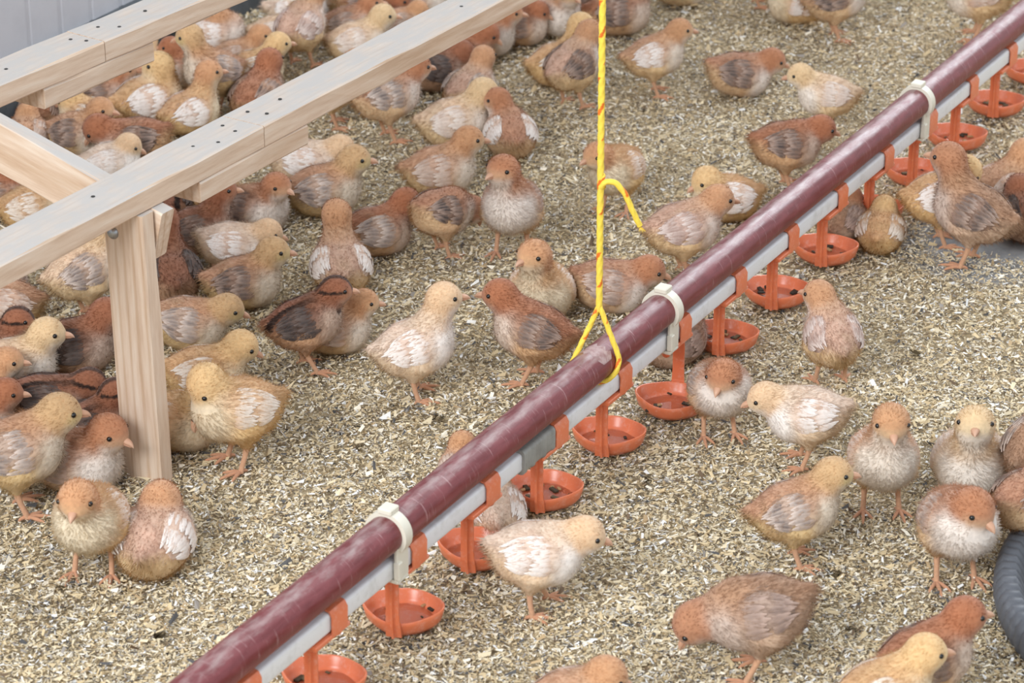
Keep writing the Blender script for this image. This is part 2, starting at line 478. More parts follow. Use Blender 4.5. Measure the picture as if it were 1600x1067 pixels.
for ub in (0.098, 0.703, 1.462):
    x0 = ub - 0.9
    b = MB()
    def arc(a0, a1, ri, ro, cz, x1, x2, k=20):
        V = []; Fc = []
        for i in range(k + 1):
            t = math.radians(a0 + (a1 - a0) * i / k)
            for rr_, xx in ((ri, x1), (ro, x1), (ro, x2), (ri, x2)):
                V.append((xx, rr_ * math.cos(t), cz + rr_ * math.sin(t)))
        for i in range(k):
            for j in range(4):
                Fc.append((i * 4 + j, i * 4 + (j + 1) % 4, i * 4 + 4 + (j + 1) % 4, i * 4 + 4 + j))
        Fc += [(3, 2, 1, 0), tuple(k * 4 + j for j in range(4))]
        b.add(V, Fc)
    arc(-40, 220, 0.0198, 0.0243, ZR, x0 - 0.0065, x0 + 0.0065, 28)
    o = on_line(b, 'pipe_bracket', M_CREAM, smooth=True, sharp=40)
    b = MB(); b.box((x0, 0, ZR + 0.0258), (0.0085, 0, 0), (0, 0.008, 0), (0, 0, 0.0032), 0.0012)
    on_line(b, 'bracket_lug', M_CREAM, o)
    b = MB()
    for sy in (-1, 1):
        b.box((x0, sy * 0.0142, ZW + 0.008), (0.011, 0, 0), (0, 0.0022, 0), (0, 0, 0.019), 0.001)
        b.box((x0 - 0.009, sy * 0.016, ZW + 0.001), (0.004, 0, 0), (0, 0.0035, 0), (0, 0, 0.010), 0.001)
    b.box((x0, 0, ZW - 0.013), (0.011, 0, 0), (0, 0.0164, 0), (0, 0, 0.002), 0.001)
    on_line(b, 'bracket_foot', M_CREAM, o)

# drinker cups: clip round the water pipe, bar below it, stalk and lemon-shaped bowl
CUP_R = 0.040
def cup_radius(th):
    return CUP_R * (0.87 + 0.22 * np.abs(np.cos(th)) ** 6 + 0.06 * np.abs(np.sin(th)) ** 2)
def cup_meshes():
    k = 48; th = np.linspace(0, 2 * math.pi, k, endpoint=False)
    rim = cup_radius(th)
    rimz = 0.030 + 0.0035 * np.abs(np.cos(th)) ** 3
    rings = [(0.40, 0.0, 0.0105), (0.78, 0.0, 0.0122), (0.92, 0.30, 0.0), (0.98, 0.75, 0.0), (1.0, 1.0, 0.0),      # outside
             (0.975, 1.04, 0.0), (0.935, 0.98, 0.0), (0.87, 0.42, 0.0), (0.70, 0.10, 0.0125), (0.3, 0.03, 0.0130)]  # inside
    V = []
    for s_, hz, base in rings:
        zz = (0.013 + hz * (rimz - 0.013)) if base == 0 else np.full(k, base + hz * 0.02)
        soft = 1 - 0.5 * (1 - s_)
        r = (rim * min(1, soft) + CUP_R * (1 - min(1, soft))) * s_
        V.append(np.c_[r * np.cos(th), r * np.sin(th), zz])
    m = len(rings); V = np.concatenate(V)
    Fq = [(i * k + j, i * k + (j + 1) % k, (i + 1) * k + (j + 1) % k, (i + 1) * k + j) for i in range(m - 1) for j in range(k)]
    Vb = [(0, 0, 0.010), (0, 0, 0.0125)]; nV = len(V)
    V = np.concatenate([V, Vb])
    tri = [(nV, (j + 1) % k, j) for j in range(k)] + [(nV + 1, (m - 1) * k + j, (m - 1) * k + (j + 1) % k) for j in range(k)]
    bowl = mesh_np('bowl', V, [np.array(Fq), np.array(tri)], M_ORANGE)
    r = cup_radius(th) * 0.76
    W = np.r_[np.c_[r * np.cos(th), r * np.sin(th), np.full(k, 0.0172)], [(0, 0, 0.0172)]]
    water = mesh_np('water', W, np.array([(k, j, (j + 1) % k) for j in range(k)]), M_WATER)
    return bowl, water
BOWL, WATER = cup_meshes()
TURN = math.radians(16)                         # the bowls hang slightly turned on the line
def side_label(t):
    if t <= 3:
        return 'orange plastic drinker cup, %s from the yellow string on the grey sleeve side' % ['first', 'second', 'third', 'fourth', 'fifth'][3 - t]
    if t == 5: return 'orange plastic drinker cup turned the other way round, its stalk at the back rim'
    return 'orange plastic drinker cup, %s from the yellow string on the side without grey sleeve' % ['first', 'second', 'third', 'fourth', 'fifth', 'sixth', 'seventh', 'eighth', 'ninth', 'tenth', 'eleventh'][t - 4]
for t in range(-1, 14):
    u1 = t * STEP
    flip = t == 5
    us = u1 - 0.049 if not flip else u1 - 0.006
    yaw = math.pi / 2 - PIPE_AZ + TURN                 # local x towards the bowl from the stalk
    dirv = np.array([math.cos(yaw), math.sin(yaw), 0]) * (-1 if flip else 1)
    sp = pipe_pt(us, 0.0, 0)
    cc = sp + dirv * (CUP_R + 0.0015)
    root = thing('drinker_cup', side_label(t), 'drinker cup', tuple(cc), yaw + (math.pi if flip else 0), 'orange drinker cups along the water pipe')
    bo = link(bpy.data.objects.new('bowl', BOWL), root); bo.rotation_euler = (0, 0, math.pi / 2)
    wo = link(bpy.data.objects.new('water', WATER), bo)
    xs_ = -(CUP_R + 0.0015)
    b = MB()                                            # stalk: flat strap with a ridge and a flared foot
    ys = [(0.0155, 0.0082), (0.024, 0.0080), (0.032, 0.0074), (0.045, 0.0068), (0.070, 0.0068), (0.094, 0.0064)]
    V = []
    for z, w in ys:
        for (px_, py_) in ((0.0022, -w), (-0.0012, -w), (-0.0018, -0.0018), (-0.0052, -0.0012), (-0.0052, 0.0012), (-0.0018, 0.0018), (-0.0012, w), (0.0022, w)):
            lean = 0.004 * max(0, (0.034 - z) / 0.016)
            V.append((xs_ + px_ + lean, py_, z))
    Fs = [(i * 8 + j, i * 8 + 8 + j, i * 8 + 8 + (j + 1) % 8, i * 8 + (j + 1) % 8) for i in range(len(ys) - 1) for j in range(8)]
    Fs += [tuple(range(8)), tuple((len(ys) - 1) * 8 + j for j in range(7, -1, -1))]
    b.add(V, Fs); st = b.build('stalk', M_ORANGE, root)
    # clip and bar follow the pipe itself: express them in the cup's frame
    ang = -TURN + (math.pi if flip else 0)
    ca, sa = math.cos(ang), math.sin(ang)
    def loc(u, v, z):                                   # pipe coordinates -> cup frame
        d = pipe_pt(u, v, z) - cc
        c0, s0 = math.cos(root.rotation_euler.z), math.sin(root.rotation_euler.z)
        return np.array([d[0] * c0 + d[1] * s0, -d[0] * s0 + d[1] * c0, z])
    ex = loc(1, 0, 0) - loc(0, 0, 0); ey = loc(0, 1, 0) - loc(0, 0, 0)
    b = MB()
    path = [(-0.0125, -0.0125), (-0.0125, 0.006), (-0.0095, 0.0118), (-0.004, 0.0128), (0.004, 0.0128), (0.0095, 0.0118), (0.0125, 0.006), (0.0125, -0.0125)]
    V = []
    for (v, z) in path:
        n_ = np.array([v, z]); n_ = n_ / np.linalg.norm(n_)
        for k_ in (0, 0.0017):
            for uu in (u1 - 0.030, u1 - 0.002):
                V.append(loc(uu + 0.004 * (z < 0) * 0, v + n_[0] * k_, ZW + z + n_[1] * k_))
    Fs = []
    for i in range(len(path) - 1):
        a = i * 4; c_ = a + 4
        Fs += [(a, a + 1, c_ + 1, c_), (a + 2, c_ + 2, c_ + 3, a + 3), (a, c_, c_ + 2, a + 2), (a + 1, a + 3, c_ + 3, c_ + 1)]
    e_ = (len(path) - 1) * 4
    Fs += [(0, 2, 3, 1), (e_, e_ + 1, e_ + 3, e_ + 2)]
    b.add(V, Fs); b.build('clip', M_ORANGE, root, smooth=True, sharp=40)
    b = MB()
    b.box(loc(u1 - 0.028, 0, ZW - 0.0150), ex * 0.031, ey * 0.0135, 0.0026 * UP, 0.001)
    b.build('clip_bar', M_ORANGE, root)
    b = MB(); nu = u1 - 0.008 if not flip else u1 - 0.048
    b.tube([loc(nu, 0.004, ZW - z) for z in (0.016, 0.020, 0.024, 0.026)], [0.0055, 0.0055, 0.0045, 0.002], 12)
    b.build('nipple', M_ORANGE, root, smooth=True, sharp=50)
    rr_ = random.Random(100 + t)
    b = MB()                                            # wet litter crumbs lying in the bowl
    for q in range(rr_.randint(7, 15)):
        a = rr_.uniform(0, 6.28); r_ = rr_.uniform(0.3, 0.80) * CUP_R
        sz = rr_.uniform(0.0014, 0.0046); p_ = np.array([r_ * math.cos(a), r_ * math.sin(a), 0.0174 + max(0, r_ / CUP_R - 0.7) * 0.03])
        y_ = rr_.uniform(0, 3.1)
        b.box(p_, (sz * 1.5 * math.cos(y_), sz * 1.5 * math.sin(y_), 0.0003), (-sz * 0.7 * math.sin(y_), sz * 0.7 * math.cos(y_), 0), (0, 0, sz * 0.4), sz * 0.2, lin(rr_.choice([(70, 60, 44), (96, 84, 62), (58, 52, 44), (176, 140, 100)])))
    b.build('crumbs', M_DEBRIS, bo, colors=True)['kind'] = 'stuff'

# ------------------------------------------------------------------ yellow string
def string_tube(mb_pts, r):
    """three-lobed twisted twine with red tracer flecks, as vertices, quads, colours"""
    pts = np.asarray(mb_pts, float)
    seg = np.linalg.norm(np.diff(pts, axis=0), axis=1); L = np.r_[0, np.cumsum(seg)]
    m = max(12, int(L[-1] / 0.0016)); s_ = np.linspace(0, L[-1], m)
    P = np.c_[[np.interp(s_, L, pts[:, i]) for i in range(3)]].T
    for _ in range(10): P[1:-1] = (P[:-2] + 2 * P[1:-1] + P[2:]) / 4
    T = np.gradient(P, axis=0); T /= np.linalg.norm(T, axis=1)[:, None]
    A = np.zeros_like(P); ref = np.array([0.9, -0.43, 0.1])
    A = ref - (T @ ref)[:, None] * T; A /= np.linalg.norm(A, axis=1)[:, None]; B = np.cross(T, A)
    n = 15; th = np.linspace(0, 2 * math.pi, n, endpoint=False)
    ph = th[None, :] - s_[:, None] * 150
    rad = r * (0.88 + 0.20 * np.abs(np.cos(1.5 * ph)))
    V = P[:, None] + rad[..., None] * (np.cos(th)[None, :, None] * A[:, None] + np.sin(th)[None, :, None] * B[:, None])
    fl = (np.mod(ph, 2 * math.pi) < 1.25) & ((np.mod(s_, 0.029) < 0.0135)[:, None])
    C = np.where(fl[..., None], lin((226, 116, 40)), lin((240, 210, 80)))
    F = np.array([(i * n + j, i * n + (j + 1) % n, (i + 1) * n + (j + 1) % n, (i + 1) * n + j) for i in range(m - 1) for j in range(n)])
    return V.reshape(-1, 3), F, C.reshape(-1, 3)
US = 0.545
s0 = pipe_pt(US, 0, 0)
string = thing('hanging_string', 'yellow twisted string with red flecks looped around the maroon pipe', 'string', (s0[0], s0[1], ZR))
def string_part(name, pts, r=0.0033):
    V, F, C = string_tube(pts, r)
    return link(bpy.data.objects.new(name, mesh_np(name, V, F, M_STRING, C)), string)
ZS = 0.062
string_part('hanging_strand', [(0, 0, ZS), (-0.0004, 0, 0.2), (-0.001, 0, 0.5), (-0.002, 0, 1.2)], 0.0036)
lu = lambda a, v, z: tuple(a * PU + v * PV + z * UP)
loop = [lu(0, 0, ZS + 0.006), lu(-0.004, -0.008, 0.046), lu(-0.016, -0.019, 0.012)]
for a in range(180, 361, 20):
    t = math.radians(a)
    loop.append(lu(-0.020 + 0.024 * (a - 180) / 180, 0.0235 * math.cos(t), 0.0232 * math.sin(t)))
loop += [lu(0.006, 0.0225, 0.008), lu(0.003, 0.014, 0.032), lu(0.0, 0.003, ZS), lu(0, 0, ZS + 0.006)]
string_part('loop', loop, 0.0030)
zt = 0.216
string_part('loose_end', [(0, -0.002, zt - 0.006), (0.004, -0.004, zt + 0.002), (0.016, -0.004, zt + 0.001), (0.027, -0.003, zt - 0.014), (0.034, -0.002, zt - 0.032), (0.043, 0, zt - 0.052)], 0.0032)
string_part('knot', [(0.001 + 0.0030 * math.cos(a), 0.0030 * math.sin(a), zt - 0.008 + 0.0011 * a) for a in np.linspace(0, 14, 40)], 0.0026)
V = []; Fq = []
for i in range(14):                                    # frayed tip
    a = i * 2.4; t = np.array([0.043, 0, zt - 0.052]); d = np.array([0.35 + 0.45 * math.cos(a), 0.5 * math.sin(a), -0.8]); q = np.array([0.0006, 0, 0.0003])
    V += [t - q, t + q, t + d * 0.009]; Fq.append((3 * i, 3 * i + 1, 3 * i + 2))
link(bpy.data.objects.new('frayed_tip', mesh_np('frayed_tip', V, np.array(Fq), M_STRING, np.tile(lin((232, 196, 70)), (len(V), 1)))), string)

# ------------------------------------------------------------------ perch frame
AZ = math.radians(31.9)
AU = np.array([math.sin(AZ), math.cos(AZ), 0.0]); AV = np.array([math.cos(AZ), -math.sin(AZ), 0.0])
ZA = 0.335
A0 = ground(159, 368, ZA)                             # on the lower front edge of the low perch, above the post
def fr(u, v, z): return A0 + u * AU + v * AV + (z - ZA) * UP
perch = thing('perch_frame', 'pale timber chick perch with two long battens, sloping rafter and bolted post', 'perch', tuple(fr(0, -0.03, 0)))
O = np.array(perch.location)
def board(name, c, ax, ay, az, parent=perch, mat=M_WOOD, bev=0.0018, seed=0, wob=0.0012):
    """a board: local X along its grain, edges chamfered and a little uneven; c, ax.. are world vectors"""
    ax, ay, az = [np.asarray(v, float) for v in (ax, ay, az)]
    L = np.linalg.norm(ax); w = np.linalg.norm(ay); h = np.linalg.norm(az)
    R = np.c_[ax / L, ay / w, az / h]
    m = max(3, int(L / 0.03)); r = np.random.default_rng(seed)
    prof = []
    for (sy, sz) in ((-1, -1), (1, -1), (1, 1), (-1, 1)):
        if (sy, sz) in ((-1, -1), (1, 1)): prof += [(sy * w, sz * (h - bev)), (sy * (w - bev), sz * h)]
        else: prof += [(sy * (w - bev), sz * h), (sy * w, sz * (h - bev))]
    prof = np.array(prof); k = 8; V = []
    for i in range(m + 1):
        x = -L + 2 * L * i / m
        j = r.normal(0, wob, (k, 2)) * (0.5 if 0 < i < m else 0.2)
        V += [(x, *(p + q)) for p, q in zip(prof, j)]
    F = [(i * k + a, i * k + (a + 1) % k, i * k + k + (a + 1) % k, i * k + k + a) for i in range(m) for a in range(k)]
    me = bpy.data.meshes.new(name); me.from_pydata(V, [], F + [tuple(range(k))[::-1], tuple(m * k + a for a in range(k))])
    me.materials.append(mat)
    o = link(bpy.data.objects.new(name, me), parent)
    base = np.array(parent.location) if parent is not None else 0
    M = np.eye(4); M[:3, :3] = R; M[:3, 3] = np.asarray(c) - base
    o.matrix_local = Matrix(M.tolist())
    return o
def nail(o, x, y, h, r=0.0022):
    b = MB(); b.tube([(x, y, h - 0.001), (x, y, h + 0.0006)], r, 10)
    return b.build('nail_head', M_NAIL, o)
BW, BH = 0.030, 0.0132                                 # half width, half thickness of the battens
def batten(u0, u1, v, zb, seed, nails):
    o = board('perch_batten', fr((u0 + u1) / 2, v - BW, zb + BH), (u1 - u0) / 2 * AU, BW * -AV, BH * UP, seed=seed)
    for (u, dv) in nails: nail(o, u - (u0 + u1) / 2, dv, BH)
    return o
JA = 0.292
batten(-0.40, JA - 0.0008, 0, ZA, 1, [(0.20, 0.0), (0.262, -0.012), (0.268, 0.010), (0.225, -0.016), (0.03, 0.004)])
batten(JA + 0.0008, 2.45, 0, ZA, 2, [(0.318, 0.012), (0.325, -0.010), (0.37, 0.004), (0.75, 0.0)])
board('splice_block', fr(0.274, -0.026, ZA - 0.0125), 0.102 * AU, 0.026 * -AV, 0.0123 * UP, seed=3)
# rafter: square to the battens, rising to the back, and the post bolted to it
TILT = math.atan(0.26)
CD = -AV * math.cos(TILT) + UP * math.sin(TILT); CN = AV * math.sin(TILT) + UP * math.cos(TILT)
pc = ground(255, 771)                                  # near right foot of the post
uP, vP = (pc - A0) @ AU, (pc - A0) @ AV
cend = fr(uP + 0.021 + 0.0115, vP + 0.002, ZA - 0.003)
board('rafter', cend + CD * 0.36 - CN * 0.030, 0.36 * CD, 0.011 * -AU, 0.0295 * CN, seed=4)
ztop = ZA - 0.0005
LEAN = -0.010 * AV
post = board('post', pc - 0.027 * AV + 0.0105 * AU + UP * (ztop / 2) + LEAN / 2, ztop / 2 * UP + LEAN / 2, 0.0275 * AV, 0.0105 * AU, seed=5)
def world_ball(name, c, n, r, h, mat, parent=perch):
    n = n / np.linalg.norm(n); b = MB()
    b.tube([np.asarray(c) - O + n * (h * q) for q in (-0.3, 0, 0.45, 0.75, 0.93, 1.0)], [r, r, r * 0.92, r * 0.7, r * 0.4, 0.05 * r], 20)
    return b.build(name, mat, parent, smooth=True)
bp = pc - 0.0385 * AV + LEAN; bp[2] = ZA - 0.0275
world_ball('bolt_head', bp, -AU, 0.0078, 0.006, M_BOLT)
world_ball('bolt_nut', fr(uP + 0.044, vP - 0.030, ZA - 0.012), AU, 0.006, 0.006, M_BOLT)
# the higher perch
ZB = ZA + 0.052
B0 = ground(71, 138.5, ZB)
A0_, AU_, AV_ = A0, AU, AV
AZB = math.radians(34.5)
A0 = B0 + (ZA - ZB) * UP; AU = np.array([math.sin(AZB), math.cos(AZB), 0.0]); AV = np.array([math.cos(AZB), -math.sin(AZB), 0.0])
batten(-0.30, 0.1025, 0, ZB, 6, [(0.03, -0.014), (0.085, 0.006), (0.092, -0.012), (-0.03, 0.0)])
batten(0.1040, 2.4, 0, ZB, 7, [(0.135, 0.008), (0.15, -0.012), (0.21, 0.0)])
board('splice_block', fr(0.093, -0.026, ZB - 0.0125), 0.095 * AU, 0.026 * -AV, 0.0123 * UP, seed=8)
board('post', fr(2.30, -0.03, (ZB - 0.001) / 2), (ZB - 0.001) / 2 * UP, 0.0275 * AV, 0.0105 * AU, seed=10)
A0, AU, AV = A0_, AU_, AV_
# the frame's second rafter and legs stand outside the picture
def far_leg(u, v, h, seed):
    board('post', fr(u, v, h / 2), h / 2 * UP, 0.0275 * AV, 0.0105 * AU, seed=seed)
far_leg(2.38, -0.03, ZA - 0.001, 9)

# ------------------------------------------------------------------ rubber feed tub
tc = ground(2010, 975)
tub = thing('feed_tub', 'dark grey ribbed rubber feed tub standing on the litter', 'feed tub', (tc[0], tc[1], 0))
TR = abs(tc[0] - ground(1558, 975)[0])
k = 960; th = np.linspace(0, 2 * math.pi, k, endpoint=False)
pr = [(TR - 0.012, 0.001), (TR - 0.003, 0.010), (TR, 0.022), (TR - 0.002, 0.034), (TR - 0.008, 0.040), (TR - 0.016, 0.040), (TR - 0.022, 0.034), (TR - 0.030, 0.016), (TR - 0.034, 0.006)]
V = []
for i, (r, z) in enumerate(pr):
    rib = 0.0034 * (np.abs(np.sin(th * 60)) ** 0.7) * (1 if 0 < i < 8 else 0)
    V.append(np.c_[(r + (rib if i < 5 else -rib)) * np.cos(th), (r + (rib if i < 5 else -rib)) * np.sin(th), np.full(k, z) + (rib if i in (4, 5) else 0)])
F = np.array([(i * k + j, i * k + (j + 1) % k, (i + 1) * k + (j + 1) % k, (i + 1) * k + j) for i in range(len(pr) - 1) for j in range(k)])
link(bpy.data.objects.new('rim', mesh_np('rim', np.concatenate(V), F, M_RUBBER)), tub)
rad = np.linspace(0, TR - 0.026, 14)
V = np.concatenate([np.c_[r * np.cos(th), r * np.sin(th), 0.018 + 0.0025 * vnoise(np.c_[r * np.cos(th), r * np.sin(th)], 160, 4)] for r in rad])
F = np.array([(i * k + j, i * k + (j + 1) % k, (i + 1) * k + (j + 1) % k, (i + 1) * k + j) for i in range(13) for j in range(k)])[:, ::-1]
fo = link(bpy.data.objects.new('feed', mesh_np('feed', V, F, M_FEED)), tub); fo['kind'] = 'stuff'

# ------------------------------------------------------------------ chicks
def smin(a, b, k):
    h = np.clip(0.5 + 0.5 * (b - a) / k, 0, 1)
    return b + (a - b) * h - k * h * (1 - h)
def ell(P, c, r, R=None):
    q = P - c
    if R is not None: q = q @ R
    k0 = np.linalg.norm(q / r, axis=-1); k1 = np.linalg.norm(q / (np.asarray(r) ** 2), axis=-1)
    return k0 * (k0 - 1) / (k1 + 1e-9)
def cone(P, a, b_, r1, r2):
    d = b_ - a; h = np.clip(((P - a) @ d) / (d @ d), 0, 1)
    return np.linalg.norm(P - a - h[..., None] * d, axis=-1) - (r1 + (r2 - r1) * h)
def surface_nets(f, lo, hi, vox):
    n = np.ceil((hi - lo) / vox).astype(int) + 1
    ax = [lo[i] + vox * np.arange(n[i]) for i in range(3)]
    G = np.stack(np.meshgrid(*ax, indexing='ij'), -1)
    D = f(G.reshape(-1, 3)).reshape(n)
    S = D < 0
    acc = np.zeros(tuple(n - 1) + (3,)); cnt = np.zeros(tuple(n - 1))
    quads = []
    sl = lambda a, n_: slice(a, n_ - 1 + a)
    corners = [(i, j, k_) for i in (0, 1) for j in (0, 1) for k_ in (0, 1)]
    for a in corners:
        for d in range(3):
            if a[d]: continue
            b_ = list(a); b_[d] = 1
            A = tuple(sl(a[i], n[i]) for i in range(3)); B = tuple(sl(b_[i], n[i]) for i in range(3))
            x = S[A] != S[B]
            t = np.where(x, D[A] / np.where(x, D[A] - D[B], 1), 0)
            p = np.zeros(x.shape + (3,)); p += a; p[..., d] += t
            acc += p * x[..., None]; cnt += x
    act = cnt > 0
    idx = -np.ones(act.shape, int); idx[act] = np.arange(act.sum())
    base = np.stack(np.nonzero(act), -1)
    V = lo + vox * (base + acc[act] / cnt[act][:, None])
    for d in range(3):
        e1, e2 = (d + 1) % 3, (d + 2) % 3
        A = [slice(None)] * 3; B = [slice(None)] * 3
        A[d] = slice(0, -1); B[d] = slice(1, None)
        x = S[tuple(A)] != S[tuple(B)]
        I = np.stack(np.nonzero(x), -1)
        ok = (I[:, e1] > 0) & (I[:, e2] > 0) & (I[:, e1] < n[e1] - 1) & (I[:, e2] < n[e2] - 1)
        I = I[ok]
        def at(o1, o2):
            J = I.copy(); J[:, e1] -= o1; J[:, e2] -= o2
            return idx[J[:, 0], J[:, 1], J[:, 2]]
        q = np.stack([at(0, 0), at(1, 0), at(1, 1), at(0, 1)], -1)
        inside = S[I[:, 0], I[:, 1], I[:, 2]]
        q = np.where(inside[:, None], q, q[:, ::-1])
        quads.append(q)
    return V, np.concatenate(quads)
def grad(f, P, e=0.0006):
    g = np.stack([f(P + np.eye(3)[i] * e) - f(P - np.eye(3)[i] * e) for i in range(3)], -1)
    return g / (np.linalg.norm(g, axis=1)[:, None] + 1e-9)

# head, face, neck, back, breast, belly, wing base, wing feather, feather edge (sRGB of the animals in even light)
MORPH = {
 'cream':    ((222, 186, 136), (222, 194, 150), (222, 188, 144), (218, 186, 154), (228, 212, 194), (218, 192, 148), (222, 196, 174), (206, 182, 166), (230, 216, 204)),
 'white':    ((224, 184, 140), (224, 192, 150), (224, 194, 162), (222, 196, 174), (232, 220, 210), (220, 196, 164), (226, 206, 192), (220, 204, 194), (234, 224, 216)),
 'yellow':   ((224, 182, 122), (222, 188, 134), (220, 178, 120), (210, 164, 114), (222, 194, 146), (220, 186, 128), (214, 176, 138), (212, 192, 172), (230, 216, 202)),
 'yelbuff':  ((204, 146, 98), (212, 164, 116), (214, 168, 116), (208, 162, 116), (224, 200, 156), (220, 188, 130), (214, 176, 140), (210, 184, 164), (230, 214, 200)),
 'buff':     ((202, 146, 98), (212, 172, 128), (208, 158, 114), (200, 152, 116), (222, 202, 178), (214, 184, 136), (206, 168, 142), (178, 148, 130), (220, 198, 182)),
 'tan':      ((184, 120, 78), (202, 154, 114), (192, 136, 98), (186, 134, 102), (220, 202, 186), (210, 178, 136), (188, 152, 130), (128, 108, 98), (204, 178, 162)),
 'chestnut': ((172, 104, 64), (182, 120, 80), (174, 110, 72), (170, 112, 78), (208, 178, 152), (202, 164, 120), (182, 144, 118), (88, 76, 70), (190, 160, 144)),
 'brown':    ((156, 94, 60), (170, 112, 76), (150, 94, 62), (142, 92, 66), (186, 150, 124), (178, 140, 108), (136, 106, 90), (72, 64, 62), (156, 128, 112)),
 'striped':  ((152, 92, 60), (178, 120, 82), (130, 82, 56), (146, 92, 66), (196, 158, 128), (194, 152, 114), (112, 90, 78), (66, 60, 60), (142, 116, 102)),
 'goldback': ((206, 164, 112), (208, 182, 122), (198, 148, 102), (192, 144, 110), (214, 192, 162), (206, 178, 126), (184, 154, 134), (90, 80, 76), (214, 192, 178)),
 'pinkwing': ((202, 146, 100), (208, 164, 120), (206, 162, 124), (200, 160, 136), (224, 206, 190), (216, 188, 142), (208, 176, 160), (172, 142, 130), (224, 206, 196)),
 'graybrown':((182, 122, 82), (186, 130, 90), (184, 136, 98), (172, 130, 98), (200, 170, 148), (194, 164, 138), (172, 144, 126), (128, 106, 96), (188, 158, 142)),
}
LEG = lin((200, 154, 122)); TOE = lin((194, 142, 110))
NECKS = {'N': (0.041, 0.116, 0), 'T': (0.036, 0.134, 4), 'F': (0.047, 0.108, -6), 'L': (0.052, 0.094, -16), 'D': (0.060, 0.060, -58), 'R': (0.018, 0.120, 0),
         'K': (0.030, 0.103, -22), 'B': (0.004, 0.100, -38), 'H': (0.032, 0.110, -48)}
EYE = None
def ball_mesh(name, r, mat):
    b = MB(); a = np.linspace(-math.pi / 2, math.pi / 2, 9)
    b.tube([(r * math.sin(t), 0, 0) for t in a], [max(1e-5, r * math.cos(t)) for t in a], 14)
    o = b.build(name, mat, None, smooth=True); me = o.data
    bpy.data.objects.remove(o)
    return me
def beak_mesh():
    V = []; F = []; C = []
    n = 10; th = np.linspace(0, 2 * math.pi, n, endpoint=False)
    def horn(secs, c0, c1):
        s0 = len(V)
        for i, (x, zc, w, h) in enumerate(secs):
            for t in th:
                V.append((x, w * math.cos(t), zc + h * math.sin(t)))
                C.append(c0 + (c1 - c0) * i / (len(secs) - 1))
        for i in range(len(secs) - 1):
            for j in range(n): F.append((s0 + i * n + j, s0 + i * n + (j + 1) % n, s0 + (i + 1) * n + (j + 1) % n, s0 + (i + 1) * n + j))
    horn([(-0.004, 0.0010, 0.0056, 0.0040), (0.002, 0.0010, 0.0050, 0.0036), (0.006, 0.0008, 0.0036, 0.0029), (0.0088, -0.0002, 0.0022, 0.0021), (0.0108, -0.0014, 0.0010, 0.0013), (0.0117, -0.0026, 0.0002, 0.0003)], lin((198, 150, 120)), lin((208, 170, 146)))
    horn([(-0.004, -0.0022, 0.0050, 0.0024), (0.002, -0.0022, 0.0043, 0.0021), (0.006, -0.0021, 0.0031, 0.0016), (0.0082, -0.0022, 0.0017, 0.0011), (0.0096, -0.0024, 0.0002, 0.0003)], lin((184, 132, 104)), lin((198, 156, 132)))
    return mesh_np('beak', V, np.array(F)[:, ::-1], M_BEAK, np.array(C))
EYE = ball_mesh('eye', 0.0030, M_EYE); BEAK = beak_mesh()
CH_N = [0]
def rot(a, axis):
    return np.array(Matrix.Rotation(a, 3, axis))

SPEC = []
def chick(px, py, hd, pose, morph, label, *a, **k):
    SPEC.append(dict(g=ground(px, py), hd=hd, pose=pose, morph=morph, label=label, a=a, k=k))
def settle():
    """nudge chicks that would run into each other, a drinker cup or the post apart by a few millimetres"""
    n = len(SPEC); P = np.array([c['g'][:2] for c in SPEC]); P0 = P.copy()
    sc = np.array([c['k'].get('s', 1.0) for c in SPEC]) * 0.87
    D = np.array([(math.cos(math.radians(c['hd'])), math.sin(math.radians(c['hd']))) for c in SPEC])
    rad = np.array([0.033 if c['pose'] == 'si' else 0.030 for c in SPEC]) * sc
    fixed = [(np.array(o.location[:2]), 0.034) for o in bpy.data.objects if o.name.startswith('drinker_cup')] + [((pc - 0.027 * AV)[:2], 0.026)]
    for it in range(60):
        for i in range(n):
            Ai = [P[i] + D[i] * sc[i] * q for q in (-0.026, 0.0, 0.022)]
            for j in range(i + 1, n):
                if np.abs(P[i] - P[j]).max() > 0.16: continue
                best = None
                for a in Ai:
                    for q in (-0.026, 0.0, 0.022):
                        d = a - (P[j] + D[j] * sc[j] * q); l = np.linalg.norm(d) + 1e-6
                        ov = rad[i] + rad[j] - 0.004 - l
                        if ov > 0 and (best is None or ov > best[0]): best = (ov, d / l)
                if best:
                    P[i] += best[1] * best[0] * 0.25; P[j] -= best[1] * best[0] * 0.25
            for c, r_ in fixed:
                for a in Ai:
                    d = a - c; l = np.linalg.norm(d) + 1e-6; ov = rad[i] + r_ - 0.006 - l
                    if ov > 0: P[i] += d / l * ov * 0.25
        off = P - P0; l = np.linalg.norm(off, axis=1)[:, None]
        P = P0 + off * np.minimum(1, 0.024 / (l + 1e-9))
    for c, p in zip(SPEC, P): c['g'] = np.array([p[0], p[1], 0.0])
